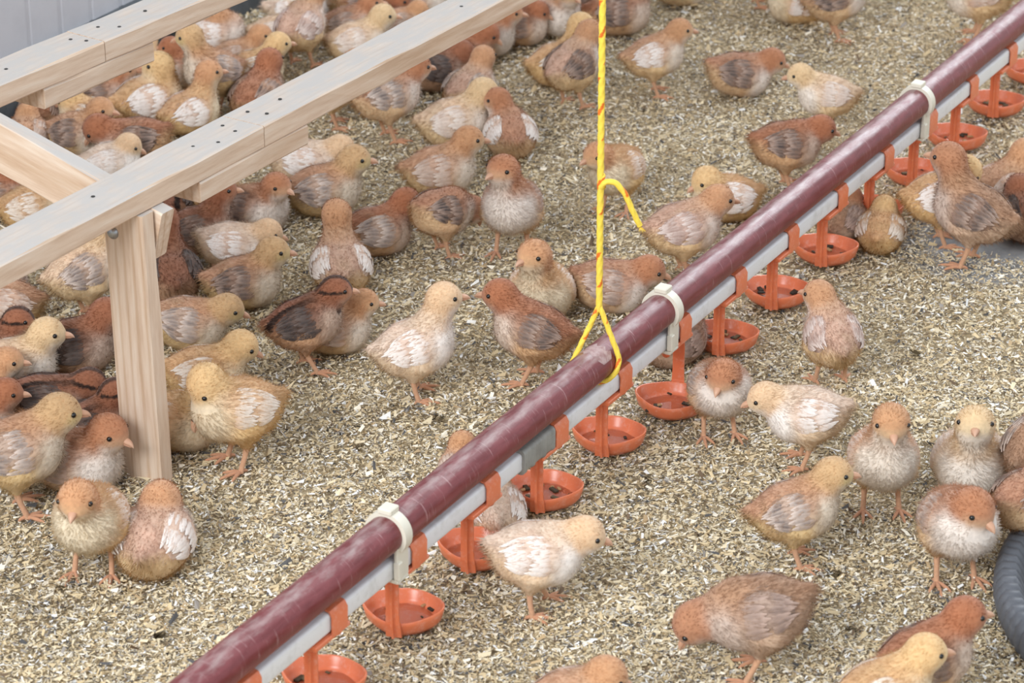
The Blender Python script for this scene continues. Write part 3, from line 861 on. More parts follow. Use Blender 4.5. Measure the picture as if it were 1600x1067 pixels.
def build_chick(g, hd, pose, morph, label, neck='N', hy=0, s=1.0, hp=0, roll=0, wing=None, nd=None, stance=0, group=None):
    """one chick: g = where it meets the floor; hd = heading (0 right, 90 away); pose 'st' standing, 'si' sitting;
    neck = head carriage, hy = head turned by so many degrees, hp = extra head pitch"""
    CH_N[0] += 1; seed = CH_N[0]
    r = np.random.default_rng(1000 + seed)
    m = [lin(c) for c in MORPH[morph]]
    m = [c * 0.86 + 0.14 * c.mean() for c in m]
    m[4] = np.minimum((m[4] * 0.7 + 0.3 * m[4].mean()) * 1.16, 0.92); m[5] = np.minimum(m[5] * np.array([1.12, 1.08, 1.04]), 0.9)
    sit = pose == 'si'
    drop = 0.037 if sit else 0.0
    far = g[1] > 3.9
    zc = 0.071 - drop
    pitch = math.radians({'D': -12, 'L': -2, 'F': 6, 'B': 8, 'H': 8}.get(neck, 14) - (8 if sit else 0))
    R = rot(-pitch, 'Y')
    c0 = np.array([0, 0, zc])
    bp_ = lambda x, y, z: c0 + R @ np.array([x, y, z])
    fat = 1.10 if sit else 1.0
    tors = (bp_(-0.004, 0, 0), np.array([0.0415, 0.0350 * fat, 0.0340]))
    brea = (bp_(0.019, 0, -0.001), np.array([0.029, 0.0310 * fat, 0.031]))
    ra, rb = bp_(-0.025, 0, 0.004), bp_(-0.052, 0, 0.015)
    hx, hz, hpit = NECKS[neck]
    hz -= drop
    if neck == 'D': hz = max(hz, 0.030)
    nb = bp_(0.020, 0, 0.012)
    hyr = math.radians(hy)
    off = np.array([hx, 0, hz]) - np.array([nb[0], 0, nb[2]])
    Rz = rot(hyr * (0.55 if neck not in 'BR' else 0.12), 'Z')
    hc = np.array([nb[0], 0, nb[2]]) + Rz @ off
    look = rot(hyr, 'Z') @ rot(-math.radians(hpit + hp), 'Y')
    lx, ly, lz = look[:, 0], look[:, 1], look[:, 2]
    hr = np.array([0.0220, 0.0202, 0.0205])
    fc = hc + lx * 0.0155 - lz * 0.0025
    hips = []
    for sy in (-1, 1):
        a = bp_(-0.004, sy * 0.019, -0.014)
        hx_ = stance * sy * 0.010
        hock = np.array([-0.004 + hx_ * 0.5, sy * 0.0185, 0.036])
        hips.append((a, hock))
    def torso_f(P):
        d = ell(P, *tors, R); d = smin(d, ell(P, *brea, R), 0.014)
        return smin(d, cone(P, ra, rb, 0.0250, 0.0070), 0.016)
    def f(P):
        d = torso_f(P)
        d = smin(d, cone(P, nb, hc, 0.0245, 0.0165), 0.014)
        h = smin(ell(P, hc, hr, look), cone(P, hc + lx * 0.006, fc, 0.0135, 0.0072), 0.006)
        d = smin(d, h, 0.008)
        if not sit:
            for a, hock in hips: d = smin(d, cone(P, a, hock, 0.0205, 0.0055), 0.011)
        return d
    pts = np.array([hc, fc, rb, bp_(-0.05, 0, 0), bp_(0.05, 0, 0), hips[0][1]])
    lo = np.minimum(pts.min(0) - 0.028, [-0.066, -0.050, 0]); hi = np.maximum(pts.max(0) + 0.028, [0.060, 0.050, 0.05])
    lo[2] = (zc - 0.042) if sit else 0.026
    V, Q = surface_nets(f, lo, hi, 0.0034 if not far else 0.0040)
    for _ in range(2): V = V - 0.9 * f(V)[:, None] * grad(f, V)
    Nn = grad(f, V)
    # ---- colouring of the down
    def paint(P, nrm):
        q = (P - c0) @ R
        dh = ell(P, hc, hr, look); dn = cone(P, nb, hc, 0.0245, 0.0165); dt = torso_f(P)
        mot = vnoise(P, 130, seed, 2)[:, None]; mot2 = vnoise(P, 320, seed + 500, 2)[:, None]
        upn = (nrm @ R)[:, 2]
        t_up = np.clip((q[:, 2] - 0.001 + 0.010 * upn) / 0.024, 0, 1)[:, None]
        fr_ = np.clip((q[:, 0] - 0.006) / 0.024, 0, 1)[:, None]
        low = m[5] * (1 - fr_) + m[4] * fr_
        back = m[3] * (1 + 0.10 * mot)
        side = np.clip(t_up + 0.15 * mot, 0, 1)
        body = low * (1 - side) + back * side
        front = np.clip((q[:, 0] - 0.012) / 0.018, 0, 1)[:, None] * np.clip(1.35 - (q[:, 2:3] - 0.004) / 0.022, 0, 1)
        body = body * (1 - front) + m[4] * front
        hq = (P - hc) @ look
        throat = np.clip((-hq[:, 2:3] - 0.006) / 0.010, 0, 1) * np.clip((hq[:, 0:1] + 0.004) / 0.012, 0, 1)
        neckc = m[2] * (1 - throat) + m[4] * throat
        # head: cap above, paler face round the eye
        face = np.clip((hq[:, 0:1] - 0.001) / 0.010, 0, 1) * np.clip((0.009 - hq[:, 2:3]) / 0.010, 0, 1)
        headc = m[0] * (1 - face) + m[1] * face
        chin = np.clip((-hq[:, 2:3] - 0.003) / 0.009, 0, 1) * np.clip((hq[:, 0:1] + 0.002) / 0.010, 0, 1) * (0.75 if morph not in ('brown', 'striped', 'chestnut') else 0.35)
        headc = headc * (1 - chin) + m[4] * chin
        if morph == 'striped':
            st = (np.abs(hq[:, 2:3] - 0.0035) < 0.0026) & (hq[:, 0:1] < 0.010) & (np.abs(hq[:, 1:2]) > 0.008)
            headc = np.where(st, lin((44, 30, 24)), headc)
            cap = (np.abs(hq[:, 1:2]) < 0.0055) & (hq[:, 2:3] > 0)
            headc = np.where(cap, lin((74, 46, 32)), headc)
            bst = (np.abs(np.abs(q[:, 1:2]) - 0.013) < 0.0045) & (q[:, 2:3] > 0.006)
            body = np.where(bst, lin((58, 42, 36)), body)
        # blends
        wh = 1 / (1 + np.exp((dh - np.minimum(dt, dn + 0.004)) / 0.0022))[:, None]
        wn = 1 / (1 + np.exp((dn - dt) / 0.005))[:, None] * (1 - 0.9 * front)
        c = body * (1 - wn) + neckc * wn
        c = c * (1 - wh) + headc * wh
        return c * (1 + 0.05 * mot2)
    C = paint(V, Nn)
    Vs = [V]; Fs = [Q]; Cs = [C]; n0 = len(V)
    def add_tube(path, rads, n, col):
        nonlocal n0
        b_ = MB(); b_.tube(path, rads, n)
        Vs.append(b_.V[0]); Cs.append(np.broadcast_to(col, b_.V[0].shape))
        quads_ = np.array([x for x in b_.F if len(x) == 4]) + n0
        Fs.append(quads_); n0 += len(b_.V[0])
    def foot(x, y, z, yaw):
        for a, L in ((-34, 0.020), (0, 0.026), (34, 0.020), (180 + 14, 0.009)):
            t = yaw + math.radians(a); d = np.array([math.cos(t), math.sin(t), 0])
            p = np.array([x, y, z])
            add_tube([p + d * -0.001, p + d * L * 0.35 + UP * 0.0012, p + d * L * 0.7 + UP * 0.0002, p + d * L * 0.92 - UP * 0.0008, p + d * L * 1.05 - UP * 0.0022], [0.0026, 0.0023, 0.0020, 0.0015, 0.0004], 7, TOE)
    if not sit:
        for (a, hock), sy in zip(hips, (-1, 1)):
            fx = 0.004 + stance * sy * 0.014; fy = sy * 0.0205
            p1 = hock + np.array([0.001, 0, 0.006]); p2 = np.array([fx, fy, 0.0052])
            add_tube([p1, hock + np.array([-0.001, 0, -0.002]), hock * 0.5 + p2 * 0.5 + np.array([-0.0012, 0, 0]), p2 * 0.85 + hock * 0.15, p2 - UP * 0.001], [0.0046, 0.0040, 0.0030, 0.0031, 0.0034], 8, LEG)
            foot(fx, fy, 0.0046, sy * 0.12)
    elif stance:
        for sy in (-1, 1): foot(0.020, sy * 0.022, 0.004, sy * 0.3)
    Va = np.concatenate(Vs); Ca = np.concatenate(Cs)
    if sit: Va[:, 2] = np.maximum(Va[:, 2], 0.0015)
    root = thing('chick', label, 'chick', (g[0], g[1], 0.004 if not sit else 0.003), math.radians(hd), group or 'chicks on the litter')
    root.scale = (s * 0.87,) * 3
    if roll: root.rotation_euler.x = 0
    body = link(bpy.data.objects.new('body', mesh_np('chick_body', Va, np.concatenate(Fs), M_BODY, Ca)), root)
    # ---- wings, folded against the flanks
    wc = wing or (m[6], m[7], m[8])
    if wing: wc = [lin(c) for c in wing]
    def march(x, phi, sy, offs):
        """points on the flank: x along the body, phi = angle above its side, standing off by offs"""
        rad_ = np.stack([np.zeros_like(x), sy * np.cos(phi), np.sin(phi)], -1)
        P0 = (np.stack([x, 0 * x, 0 * x], -1) + 0.066 * rad_) @ R.T + c0
        d = -rad_ @ R.T
        t = np.zeros(len(x))
        for _ in range(14): t = np.minimum(t + np.maximum((torso_f(P0 + t[:, None] * d) - offs) * 0.85, -0.004), 0.064)
        return P0 + t[:, None] * d
    WS = []
    for sy in (-1, 1):
        nu, nv = 15, 10
        u = np.linspace(0, 1, nu)[:, None] * np.ones((1, nv)); v = np.ones((nu, 1)) * np.linspace(-1, 1, nv)[None]
        ang = -0.22
        wx = 0.030 - 0.068 * u; hh = 0.80 * np.where(u < 0.45, np.sqrt(np.clip(1 - (np.abs(0.45 - u) / 0.46) ** 2.2, 0.01, 1)), 1 - 0.55 * np.clip((u - 0.45) / 0.55, 0, 1) ** 1.7)
        wz = 0.50 - 0.08 * u + hh * v
        offs = 0.0046 * (1 - np.abs(v) ** 3) * (1 - np.abs(2 * u - 1) ** 5) - 0.0012
        P = march(wx.ravel(), wz.ravel(), sy, offs.ravel())
        k_ = np.clip((u - 0.45) * 1.2 + 0.15 * -v, 0, 0.8)
        mo = (vnoise(P, 240, seed + 77, 2) * 0.5 + 0.5).clip(0, 1)[:, None]
        col = wc[0] * (1 - k_.ravel()[:, None]) + (wc[1] * mo + wc[0] * (1 - mo)) * k_.ravel()[:, None]
        sm = np.clip(u.ravel() / 0.5, 0, 1)[:, None]; sm = sm * sm * (3 - 2 * sm)
        col = paint(P, grad(torso_f, P)) * (1 - sm) + col * sm
        Vw = [P]; Cw = [col]; Fw = [np.array([(i * nv + j, i * nv + j + 1, i * nv + nv + j + 1, i * nv + nv + j) for i in range(nu - 1) for j in range(nv - 1)])]
        base = len(P)
        nf = 9
        for row in range(2):
          for j in range(nf):                              # pin feathers along the trailing half, two rows
            q = j / (nf - 1)
            u0 = (0.50 if row == 0 else 0.17) + 0.22 * (q - 0.45) ** 2 + 0.02 * r.normal(); L = ((0.54 - 0.28 * abs(q - 0.35)) if row == 0 else 0.42) * r.uniform(0.82, 1.12)
            v0 = 0.72 - 1.52 * q + r.normal(0, 0.03); v1 = v0 * (0.62 if row == 0 else 0.92) + 0.05
            w = 0.0028
            tt = np.linspace(0, 1, 6)
            xx = 0.030 - 0.068 * (u0 + L * tt); zz = 0.50 - 0.08 * (u0 + L * tt) + 0.74 * (v0 + (v1 - v0) * tt)
            ww = w * np.array([0.55, 0.9, 1.0, 1.0, 0.8, 0.18])
            rows = []
            for e, lift in ((-1, 0.0), (0, 0.0009), (1, 0.0)):
                rows.append(march(xx, zz + e * ww / 0.031, sy, np.full(6, 0.0013 + 0.0026 * min(1.0, q / 0.45) + 0.0003 * row) * np.array([0.15, 0.7, 1, 1, 1, 1]) + lift))
            Pf = np.stack(rows, 1).reshape(-1, 3)
            Vw.append(Pf)
            jit = r.uniform(0.6, 1.05) * (1.0 if row == 0 else 0.8)
            tt3 = np.arange(18) // 3; mid = (np.arange(18) % 3 == 1)[:, None]
            dk = np.array([0.0, 0.35, 0.95, 1.0, 0.45, 0.0])[tt3][:, None] * np.where(mid, 1.0, 0.5) * min(1.0, jit * 0.95)
            pale = np.array([0.0, 0.2, 0.6, 0.9, 1.0, 1.0])[tt3][:, None]
            cm = (wc[0] * (1 - pale) + wc[2] * pale) * (1 - dk) + wc[1] * dk
            Cw.append(cm)
            Fw.append(base + np.array([(i * 3 + a, i * 3 + a + 1, i * 3 + 4 + a, i * 3 + 3 + a) for i in range(5) for a in (0, 1)]))
            base += 18
        Fw = np.concatenate(Fw)
        if sy > 0: Fw = Fw[:, ::-1]
        WS.append((P, col, sy))
        link(bpy.data.objects.new('wing', mesh_np('chick_wing', np.concatenate(Vw), Fw, M_WING, np.concatenate(Cw))), root)
    # ---- down: fine strands over the body, shaded with the surface they grow from
    nd = nd or (6500 if not far else 3200)
    tri = np.concatenate([Q[:, [0, 1, 2]], Q[:, [0, 2, 3]]])
    A_, B_, C_ = V[tri[:, 0]], V[tri[:, 1]], V[tri[:, 2]]
    ar = np.linalg.norm(np.cross(B_ - A_, C_ - A_), axis=1); ar /= ar.sum()
    ti = r.choice(len(tri), nd, p=ar)
    w1, w2 = r.uniform(size=nd), r.uniform(size=nd); sw = w1 + w2 > 1; w1[sw] = 1 - w1[sw]; w2[sw] = 1 - w2[sw]
    mixv = lambda X: X[tri[ti, 0]] * (1 - w1 - w2)[:, None] + X[tri[ti, 1]] * w1[:, None] + X[tri[ti, 2]] * w2[:, None]
    P, nn, cc_ = mixv(V), mixv(Nn), mixv(C)
    nn /= np.linalg.norm(nn, axis=1)[:, None] + 1e-9
    hq = (P - hc) @ look
    dh = np.linalg.norm(hq, axis=1)
    onh = np.clip((0.030 - dh) / 0.010, 0, 1)[:, None]
    keep = ~((hq[:, 0] > 0.0165) & (dh < 0.034)) & (P[:, 2] > 0.004)
    flow = np.array([-1.0, 0, -0.25]) @ R.T
    fl = flow * (1 - onh) + (-lx - 0.25 * lz) * onh
    fl = fl - (fl * nn).sum(1)[:, None] * nn
    d = fl * 0.85 + nn * r.uniform(0.22, 1.0, nd)[:, None] + r.normal(0, 0.25, (nd, 3))
    d /= np.linalg.norm(d, axis=1)[:, None] + 1e-9
    tail = np.clip((-((P - c0) @ R)[:, 0] - 0.040) / 0.012, 0, 1)
    L = (r.uniform(0.0045, 0.0095, nd) * (1 - 0.5 * onh[:, 0]) + 0.004 * tail)[:, None]
    sd = np.cross(nn, d); sd /= np.linalg.norm(sd, axis=1)[:, None] + 1e-9
    w = 0.00042 if not far else 0.0006
    P0 = P - nn * 0.0006
    S = np.stack([P0 + sd * w, P0 - sd * w, P0 + d * L], 1)[keep]
    if sit: S[..., 2] = np.maximum(S[..., 2], 0.001)
    cs = cc_ * r.uniform(0.90, 1.12, nd)[:, None]
    cs = np.stack([cs, cs, cs * 1.04 + 0.006], 1)[keep].reshape(-1, 3).clip(0, 1)
    nrm = nn[:, None, :] + 0.25 * d[:, None, :]
    nrm = np.broadcast_to(nrm / np.linalg.norm(nrm, axis=2)[..., None], (nd, 3, 3))[keep].reshape(-1, 3)
    S = S.reshape(-1, 3)
    for Pw, cw, sy in WS:                                  # a little down over the wing coverts
        k_ = 750 if not far else 380
        wi = r.integers(0, len(Pw), k_); ok = r.uniform(size=k_) < 1.35 - 1.1 * (wi // 10) / 14.0; wi = wi[ok]; k_ = len(wi)
        p = Pw[wi] + r.normal(0, 0.0012, (k_, 3)); nw = grad(torso_f, p)
        dw = flow - (nw @ flow)[:, None] * nw; dw = dw + nw * r.uniform(0.08, 0.35, k_)[:, None] + r.normal(0, 0.15, (k_, 3)); dw /= np.linalg.norm(dw, axis=1)[:, None]
        sw_ = np.cross(nw, dw) * w
        T3 = np.stack([p + sw_, p - sw_, p + dw * r.uniform(0.005, 0.009, k_)[:, None]], 1).reshape(-1, 3)
        S = np.concatenate([S, T3]); cs = np.concatenate([cs, np.repeat(cw[wi] * r.uniform(0.92, 1.1, k_)[:, None], 3, 0)]); nrm = np.concatenate([nrm, np.repeat(nw, 3, 0)])
    if sit: S[:, 2] = np.maximum(S[:, 2], 0.001)
    me = mesh_np('chick_down', S, np.arange(len(S)).reshape(-1, 3), M_DOWN, cs, True, nrm)
    dn_ = link(bpy.data.objects.new('down', me), root); dn_['kind'] = 'stuff'
    # ---- eyes and beak
    for sy in (-1, 1):
        dv = lx * 0.54 + ly * sy * 0.80 + lz * 0.20; dv /= np.linalg.norm(dv)
        t = 0.030
        for _ in range(12): t -= float(f((hc + dv * t)[None])[0]) * 0.9
        e = link(bpy.data.objects.new('eye', EYE), root); e.location = hc + dv * (t - 0.0006)
    t = 0.045
    for _ in range(16): t -= float(f((hc - lz * 0.0025 + lx * t)[None])[0]) * 0.9
    bk = link(bpy.data.objects.new('beak', BEAK), root)
    M = np.eye(4); M[:3, :3] = look @ rot(math.radians(9), 'Y'); M[:3, 3] = hc - lz * 0.0025 + lx * (t - 0.0008)
    M[:3, :3] = M[:3, :3] * 0.92
    bk.matrix_local = Matrix(M.tolist())
    return root

DARKW = ((150, 122, 106), (62, 57, 58), (176, 152, 138))      # wing base, feather centre, feather edge
WHITEW = ((216, 190, 172), (226, 214, 206), (236, 228, 222))
CHARW = ((104, 86, 78), (50, 46, 47), (112, 98, 92))
GREYW = ((190, 164, 146), (104, 94, 92), (212, 194, 182))
# where each chick meets the floor in the photograph, heading, pose, colouring, label
# --- between the two perch battens, by the plinth
chick(352, 86, 5, 'si', 'pinkwing', 'plump pinkish chick sitting against the dark plinth, head turned back to preen', 'B', hy=140, s=1.1, wing=WHITEW)
chick(418, 84, 0, 'si', 'cream', 'cream chick with brown face sitting at the end of the plinth', 'N', s=.95)
chick(335, 182, 215, 'st', 'goldback', 'chick with yellow head and orange back standing, grey-white wing, beside the plinth', 'T', hy=-40, s=1.05, wing=GREYW, hp=-15)
chick(288, 142, 180, 'si', 'chestnut', 'small rusty chick sitting at the plinth behind the yellow-headed standing chick', 'N', s=.92)
chick(254, 146, 100, 'si', 'cream', 'pale yellow chick facing the plinth, seen from behind', 'N', s=1.0, wing=GREYW)
chick(374, 122, 0, 'si', 'buff', 'buff chick sitting between the yellow-headed standing chick and the pinkish preening chick', 'N', s=.95)
chick(396, 142, 15, 'si', 'yellow', 'pale yellow-headed chick sitting just behind a rusty back', 'N', s=1.0)
chick(402, 186, 65, 'si', 'chestnut', 'rusty chick sitting with its back turned, behind the low batten', 'N', s=1.08)
chick(214, 204, 28, 'si', 'yellow', 'large golden yellow chick with white wing, head turned backward', 'R', hy=150, s=1.2, wing=WHITEW)
chick(296, 207, 35, 'si', 'yelbuff', 'yellow chick with buff head sitting beside the large golden chick', 'T', hy=-20, s=1.02, wing=WHITEW)
chick(158, 184, 8, 'si', 'tan', 'chick with dark and white wing sitting under the high batten', 'N', s=1.0, wing=DARKW)
chick(90, 206, 100, 'si', 'chestnut', 'rusty chick facing the plinth under the high batten splice', 'N', s=.95)
chick(138, 212, 165, 'si', 'yellow', 'yellowish chick with brown head sitting before the dark-winged chick', 'K', s=1.0)
chick(108, 247, 345, 'si', 'buff', 'chick with pale face and orange cap sitting beside the rafter', 'N', s=1.02, wing=DARKW)
chick(205, 258, 182, 'si', 'chestnut', 'rusty chick with barred wing lowering its head, inside the frame', 'L', s=1.12, hp=-30, wing=DARKW)
chick(68, 240, 90, 'si', 'buff', 'orange-buff chick mostly hidden behind the rafter', 'K', s=.9)
chick(176, 288, 5, 'si', 'white', 'white and orange chick mostly hidden by the low batten', 'K', s=.95)
chick(14, 300, 170, 'si', 'yellow', 'dull yellow chick below the rafter', 'K', s=1.0)
chick(45, 352, 5, 'si', 'yellow', 'yellow chick with dark eye half hidden by the low batten', 'N', s=1.0)
chick(5, 348, 20, 'si', 'chestnut', 'rusty chick under the rafter beside a half-hidden yellow chick', 'K', s=.95)
# --- under the low batten, by the post
chick(112, 503, 32, 'st', 'cream', 'cream chick standing under the low batten, its head hidden by it', 'T', s=1.12, wing=GREYW)
chick(30, 508, 185, 'si', 'buff', 'buff chick sitting under the low batten beside the standing cream chick', 'K', s=1.0, stance=1)
chick(2, 488, 30, 'si', 'brown', 'brown chick in the shade of the low batten', 'K', s=1.0)
chick(312, 397, 5, 'si', 'brown', 'rusty chick with dark neck patch sitting by the rafter end', 'T', s=1.02)
chick(384, 360, 325, 'si', 'tan', 'brown-capped chick with pale breast sitting under the splice block', 'N', s=1.05, wing=DARKW)
chick(288, 347, 95, 'si', 'striped', 'dark striped chick behind the bolted post, turned away', 'N', s=1.0, wing=CHARW)
chick(335, 340, 60, 'si', 'yellow', 'yellowish chick in the shade of the splice block', 'K', s=.92, wing=DARKW)
chick(268, 470, 105, 'si', 'brown', 'very dark brown chick beside the post with black wing feathers', 'T', s=1.12, wing=CHARW)
chick(366, 421, 2, 'si', 'white', 'white-winged chick with buff head sitting close behind the yellow-capped chick', 'L', s=1.0, wing=WHITEW)
chick(382, 481, 2, 'si', 'goldback', 'rusty-bodied chick with pale yellow cap and dark wing feathers', 'N', s=1.08, wing=DARKW)
chick(297, 546, 0, 'si', 'goldback', 'golden-headed chick with grey-white wing sitting beside the post', 'L', s=1.06, wing=GREYW)
# --- middle of the floor
chick(480, 583, 8, 'st', 'striped', 'dark brown striped chick with a black eye stripe, standing', 'N', s=1.03, wing=CHARW, stance=-.6)
chick(527, 552, 2, 'si', 'buff', 'small buff chick sitting close behind the striped chick', 'N', s=.95)
chick(650, 628, 12, 'st', 'white', 'tall white chick standing alone on open litter', 'T', s=1.10, stance=0.3, wing=WHITEW)
chick(534, 456, 100, 'si', 'pinkwing', 'buff chick seen from behind with white wing tips spread', 'T', s=1.08, wing=WHITEW)
chick(590, 399, 22, 'si', 'chestnut', 'rusty chick with grey wing sitting, looking away', 'F', hy=25, s=1.05, wing=GREYW)
chick(690, 404, 38, 'st', 'tan', 'standing chick with dark back, its head bent low in front', 'D', s=1.0, wing=DARKW, stance=.3)
chick(800, 403, 262, 'st', 'tan', 'tall chick with white breast and orange-brown head, standing alert', 'T', s=1.15, hy=-35)
chick(508, 337, 2, 'si', 'goldback', 'yellow chick with orange back and grey-white wing, sitting', 'N', s=1.14, wing=GREYW)
chick(478, 293, 5, 'si', 'white', 'whitish chick with buff head sitting close behind a yellow chick', 'L', s=1.08, wing=WHITEW)
chick(688, 304, 8, 'si', 'buff', 'large buff chick with long pinkish wing feathers and a white throat, sitting', 'N', s=1.1)
chick(694, 226, 10, 'si', 'cream', 'cream chick with golden head sitting beside a dark-winged standing chick', 'N', s=1.14)
chick(626, 228, 25, 'st', 'tan', 'standing chick with brown head, grey-brown wing and white shoulder', 'F', s=1.12, wing=GREYW)
chick(794, 245, 100, 'si', 'tan', 'brown-headed chick sitting with its back turned and white wings', 'N', hy=70, s=1.04, wing=WHITEW)
chick(733, 172, 55, 'si', 'pinkwing', 'cream-headed chick with grey-pink back, turned away', 'N', s=1.0, wing=GREYW)
chick(716, 118, 0, 'si', 'chestnut', 'rusty-headed chick under the low batten looking down', 'F', s=1.05, hp=-25)
chick(664, 148, 25, 'si', 'brown', 'dark brown chick crouching in the shade of the low batten', 'L', s=1.05, wing=CHARW)
chick(606, 160, 20, 'si', 'striped', 'blackish brown chick under the low batten beside two orange feet', 'K', s=1.0, wing=CHARW)
chick(522, 203, 8, 'st', 'buff', 'chick standing behind the low batten so that only its legs show', 'N', s=1.0)
chick(764, 86, 0, 'si', 'tan', 'tan chick under the far end of the low batten', 'N', s=1.0)
chick(814, 76, 0, 'si', 'chestnut', 'small rusty chick sitting at the edge of open litter near the low batten', 'K', s=.95)
chick(862, 56, 305, 'si', 'pinkwing', 'pinkish chick facing forward, beside the hanging string', 'N', s=1.1)
# --- behind the low batten, far end
chick(466, 48, 5, 'si', 'white', 'white-backed chick sitting at the far end of the plinth', 'K', s=1.08, wing=WHITEW)
chick(490, 108, 62, 'st', 'pinkwing', 'large chick with orange nape and pinkish wing, standing turned away', 'N', s=1.05, hy=-10)
chick(548, 68, 0, 'si', 'tan', 'tan chick peering past a larger chick with orange nape', 'N', s=.95)
chick(578, 52, 0, 'si', 'chestnut', 'rusty chick lowering its head behind the low batten', 'L', s=1.05, hp=-15)
chick(542, 100, 5, 'si', 'cream', 'cream-bodied chick with golden head just above the low batten', 'N', s=1.05)
chick(512, 22, 0, 'si', 'yellow', 'yellow chick far behind the low batten', 'K', s=1.0)
chick(590, 12, 0, 'si', 'buff', 'buff chick far behind the low batten', 'K', s=1.0)
chick(655, 30, 0, 'si', 'pinkwing', 'pink-cream chick far behind the low batten', 'N', s=1.05)
chick(628, 62, 0, 'si', 'buff', 'buff chick almost hidden by the low batten', 'K', s=.85)
# --- far side of the pipe, open floor
chick(965, 54, 5, 'si', 'chestnut', 'rusty chick with dark wing sitting beyond the hanging string', 'N', s=1.15, wing=DARKW)
chick(912, 38, 175, 'si', 'tan', 'grey-winged chick sitting behind the hanging string', 'K', s=1.0, wing=DARKW)
chick(1022, 153, 5, 'st', 'buff', 'cream-buff chick with whitish wing standing alone on open litter', 'N', s=1.0, wing=WHITEW)
chick(1154, 151, 5, 'si', 'tan', 'chick with rusty back, pale face and dark wing sitting alone', 'L', s=1.06, wing=DARKW)
chick(1289, 214, 178, 'st', 'cream', 'pale chick with brown face standing near the pipe', 'F', s=.96)
chick(1226, 300, 10, 'st', 'chestnut', 'rusty chick with dark wing feeding close behind the pipe', 'L', s=1.06, wing=DARKW)
chick(1303, 66, 8, 'st', 'tan', 'white-breasted chick with dark wing standing beside a yellow sitting chick', 'N', s=1.1, wing=DARKW)
chick(1243, 38, 178, 'si', 'yellow', 'yellow chick sitting beside the white-breasted standing chick', 'K', s=1.05, wing=WHITEW)
chick(1525, 66, 172, 'st', 'buff', 'buff chick with pinkish wing standing behind the far end of the pipe', 'L', s=1.2)
chick(1066, 10, 5, 'si', 'cream', 'pale chick on the far open litter', 'N', s=1.0)
chick(1180, 14, 5, 'st', 'buff', 'buff chick standing on the far open litter', 'N', s=1.0)
chick(962, 336, 238, 'st', 'yelbuff', 'yellowish chick standing behind the loose end of the string', 'F', hy=-25, s=1.02)
chick(893, 172, 48, 'st', 'pinkwing', 'chick with orange back and dark wing patch, standing turned away by the string', 'N', s=1.06, wing=DARKW)
chick(874, 134, 20, 'si', 'yellow', 'yellow-headed chick sitting behind the chick with orange back', 'T', s=1.06)
chick(1066, 437, 15, 'st', 'pinkwing', 'pinkish buff chick with brown head standing right behind the pipe', 'F', s=1.1)
chick(1132, 346, 195, 'si', 'yellow', 'yellow and white chick sitting behind the pipe, white wings', 'K', s=1.05, wing=WHITEW)
chick(858, 498, 266, 'si', 'yelbuff', 'plump yellow chick with orange head sitting beside the string', 'T', s=1.16, hy=-40)
chick(940, 486, 2, 'si', 'tan', 'brown-headed chick with whitish breast sitting behind the string', 'L', s=1.08)
chick(832, 601, 168, 'st', 'chestnut', 'big chestnut chick with barred wing standing behind the pipe', 'N', s=1.1, wing=DARKW, stance=.4)
chick(728, 772, 100, 'si', 'buff', 'buff chick hidden behind the pipe near the grey sleeve', 'K', s=.85)
# --- near side of the pipe
chick(1082, 566, 50, 'si', 'graybrown', 'grey-buff chick with brown head sitting under the drinker cups', 'N', s=1.0)
chick(1122, 688, 282, 'st', 'tan', 'white-breasted chick with brown cap standing beside the reversed drinker cup', 'K', s=1.04, hy=-35, wing=GREYW)
chick(1297, 605, 100, 'st', 'pinkwing', 'chick with ruffled pinkish wings standing with its back turned, alone', 'N', hy=45, s=1.02)
chick(1256, 732, 178, 'st', 'white', 'pale chick with buff head low, standing beside the chick that faces forward', 'L', s=1.04, wing=WHITEW)
chick(1375, 806, 272, 'st', 'buff', 'chick with white breast facing straight forward, head lowered a little', 'T', hp=-18, s=1.12)
chick(1514, 770, 262, 'si', 'cream', 'pale chick sitting with its head raised high, facing forward', 'T', s=1.2, hp=12)
chick(1240, 886, 5, 'st', 'goldback', 'yellow-headed chick with grey mottled wing standing on one side of the forward-facing chick', 'N', s=1.06, wing=GREYW)
chick(1490, 915, 282, 'st', 'tan', 'round chick with orange-brown head and white belly standing near the feed tub', 'K', s=1.18, hy=30)
chick(1616, 786, 50, 'st', 'graybrown', 'grey-brown chick turned away beyond the feed tub', 'N', s=1.1, wing=GREYW)
chick(1600, 868, 40, 'st', 'tan', 'chick with pale rump standing at the feed tub rim, turned away', 'L', s=1.05, wing=DARKW)
chick(1440, 1128, 15, 'st', 'chestnut', 'bright rusty chick with a raised head beside the feed tub', 'N', s=1.08, wing=DARKW)
chick(1376, 1176, 10, 'st', 'yellow', 'pale yellow chick with pink beak beside the bright rusty chick', 'N', s=1.06)
chick(1180, 1062, 180, 'st', 'graybrown', 'tawny brown chick bending down to peck at the litter', 'D', s=1.2, stance=.5)
chick(900, 1148, 5, 'si', 'buff', 'buff chick near the nearest drinker cups of which only the back shows', 'K', s=1.1)
chick(838, 960, 3, 'st', 'white', 'white-bodied chick with brown face standing right behind a drinker cup', 'L', s=1.1, wing=WHITEW, stance=.7)
chick(772, 838, 95, 'si', 'white', 'whitish chick hidden between the water pipe and a drinker cup', 'K', s=.92, wing=WHITEW)
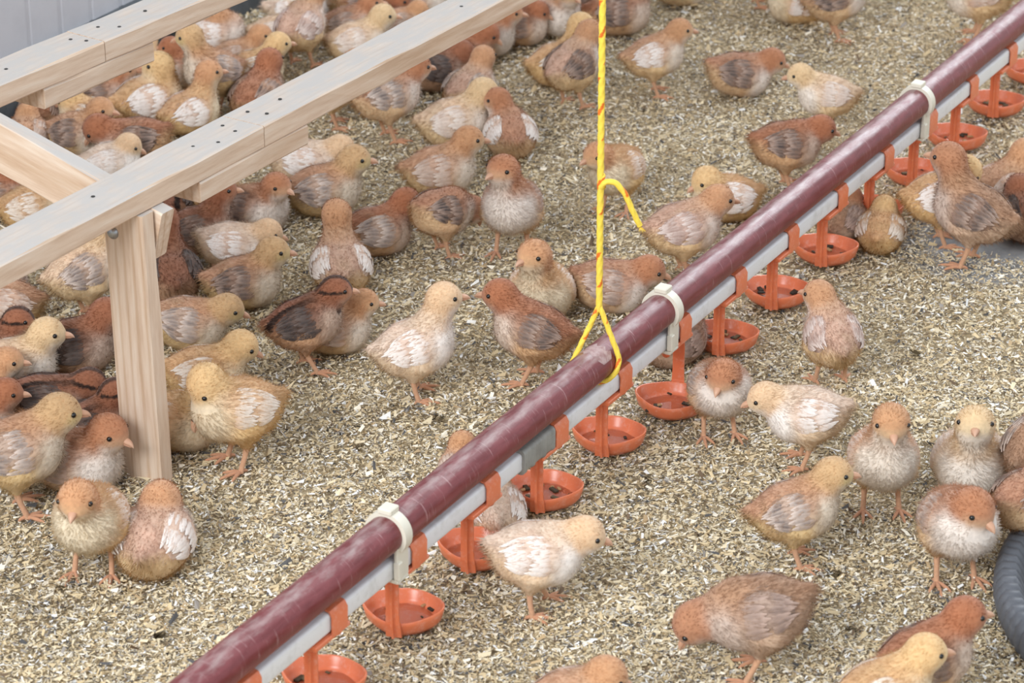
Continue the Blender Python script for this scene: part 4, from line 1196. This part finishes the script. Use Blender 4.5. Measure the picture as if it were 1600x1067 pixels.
# --- around the bare patch
chick(1513, 417, 150, 'st', 'graybrown', 'tall tawny chick with blackish wing standing at the bare concrete patch', 'T', s=1.22, wing=DARKW)
chick(1458, 388, 5, 'st', 'yellow', 'yellow chick with white wing bending its head beside the bare patch', 'H', s=1.1, wing=WHITEW)
chick(1562, 338, 35, 'si', 'buff', 'orange-buff chick sitting beyond the bare patch, turned away', 'N', s=1.15)
chick(1597, 374, 100, 'si', 'brown', 'dark brown chick sitting at the edge of the bare patch', 'K', s=1.05, wing=CHARW)
chick(1318, 376, 60, 'si', 'graybrown', 'grey-buff chick lying behind a drinker cup', 'K', s=.9)
chick(1384, 394, 75, 'si', 'yellow', 'dull yellow chick lying between two drinker cups', 'K', s=.9)
# --- near corner by the post
chick(372, 735, 205, 'st', 'yellow', 'creamy yellow chick standing with its head bent down to preen', 'H', s=1.2, hp=-22)
chick(283, 701, 330, 'si', 'yellow', 'sleepy yellow chick sitting between the post and the preening chick', 'K', s=1.1)
chick(322, 626, 8, 'si', 'yellow', 'greenish-yellow-headed chick with pinkish brown wing sitting behind the preening chick', 'F', s=1.08, hp=-20)
chick(148, 905, 262, 'st', 'yelbuff', 'yellow chick with orange-buff head standing next to a chick with white back tufts', 'N', hp=-12, s=1.14)
chick(244, 893, 80, 'si', 'pinkwing', 'pinkish brown chick with white back tufts, head hidden', 'K', s=1.18, wing=WHITEW)
chick(142, 780, 335, 'si', 'tan', 'round white-chested chick with brown hood sitting at the foot of the post', 'N', s=1.18, hp=-12)
chick(52, 792, 18, 'st', 'goldback', 'big yellow chick with dark-marked wing standing among the crowd by the post', 'F', s=1.24, wing=GREYW)
chick(138, 708, 20, 'si', 'striped', 'dark-faced striped chick squeezed behind the brown-hooded chick', 'N', s=1.0, wing=CHARW)
chick(52, 664, 8, 'si', 'striped', 'dark striped chick with black back stripe behind the big yellow chick', 'L', s=1.08, wing=CHARW)
chick(38, 622, 3, 'si', 'cream', 'cream-headed chick sitting in the crowd beside the striped chicks', 'N', s=1.12)
chick(-14, 652, 3, 'si', 'buff', 'buff chick peeking from behind the crowd near the post', 'N', s=1.0)
chick(-22, 692, 3, 'si', 'chestnut', 'rusty chick peeking from behind the big yellow chick', 'N', s=1.0)
chick(112, 592, 3, 'si', 'brown', 'dark brown chick sitting on its own beside the post', 'N', s=1.1, wing=CHARW)
chick(-10, 588, 3, 'si', 'striped', 'striped chick whose face looks past the cream-headed chick', 'N', s=1.0, wing=CHARW)

settle()
for c_ in SPEC:
    build_chick(c_['g'], c_['hd'], c_['pose'], c_['morph'], c_['label'], *c_['a'], **c_['k'])
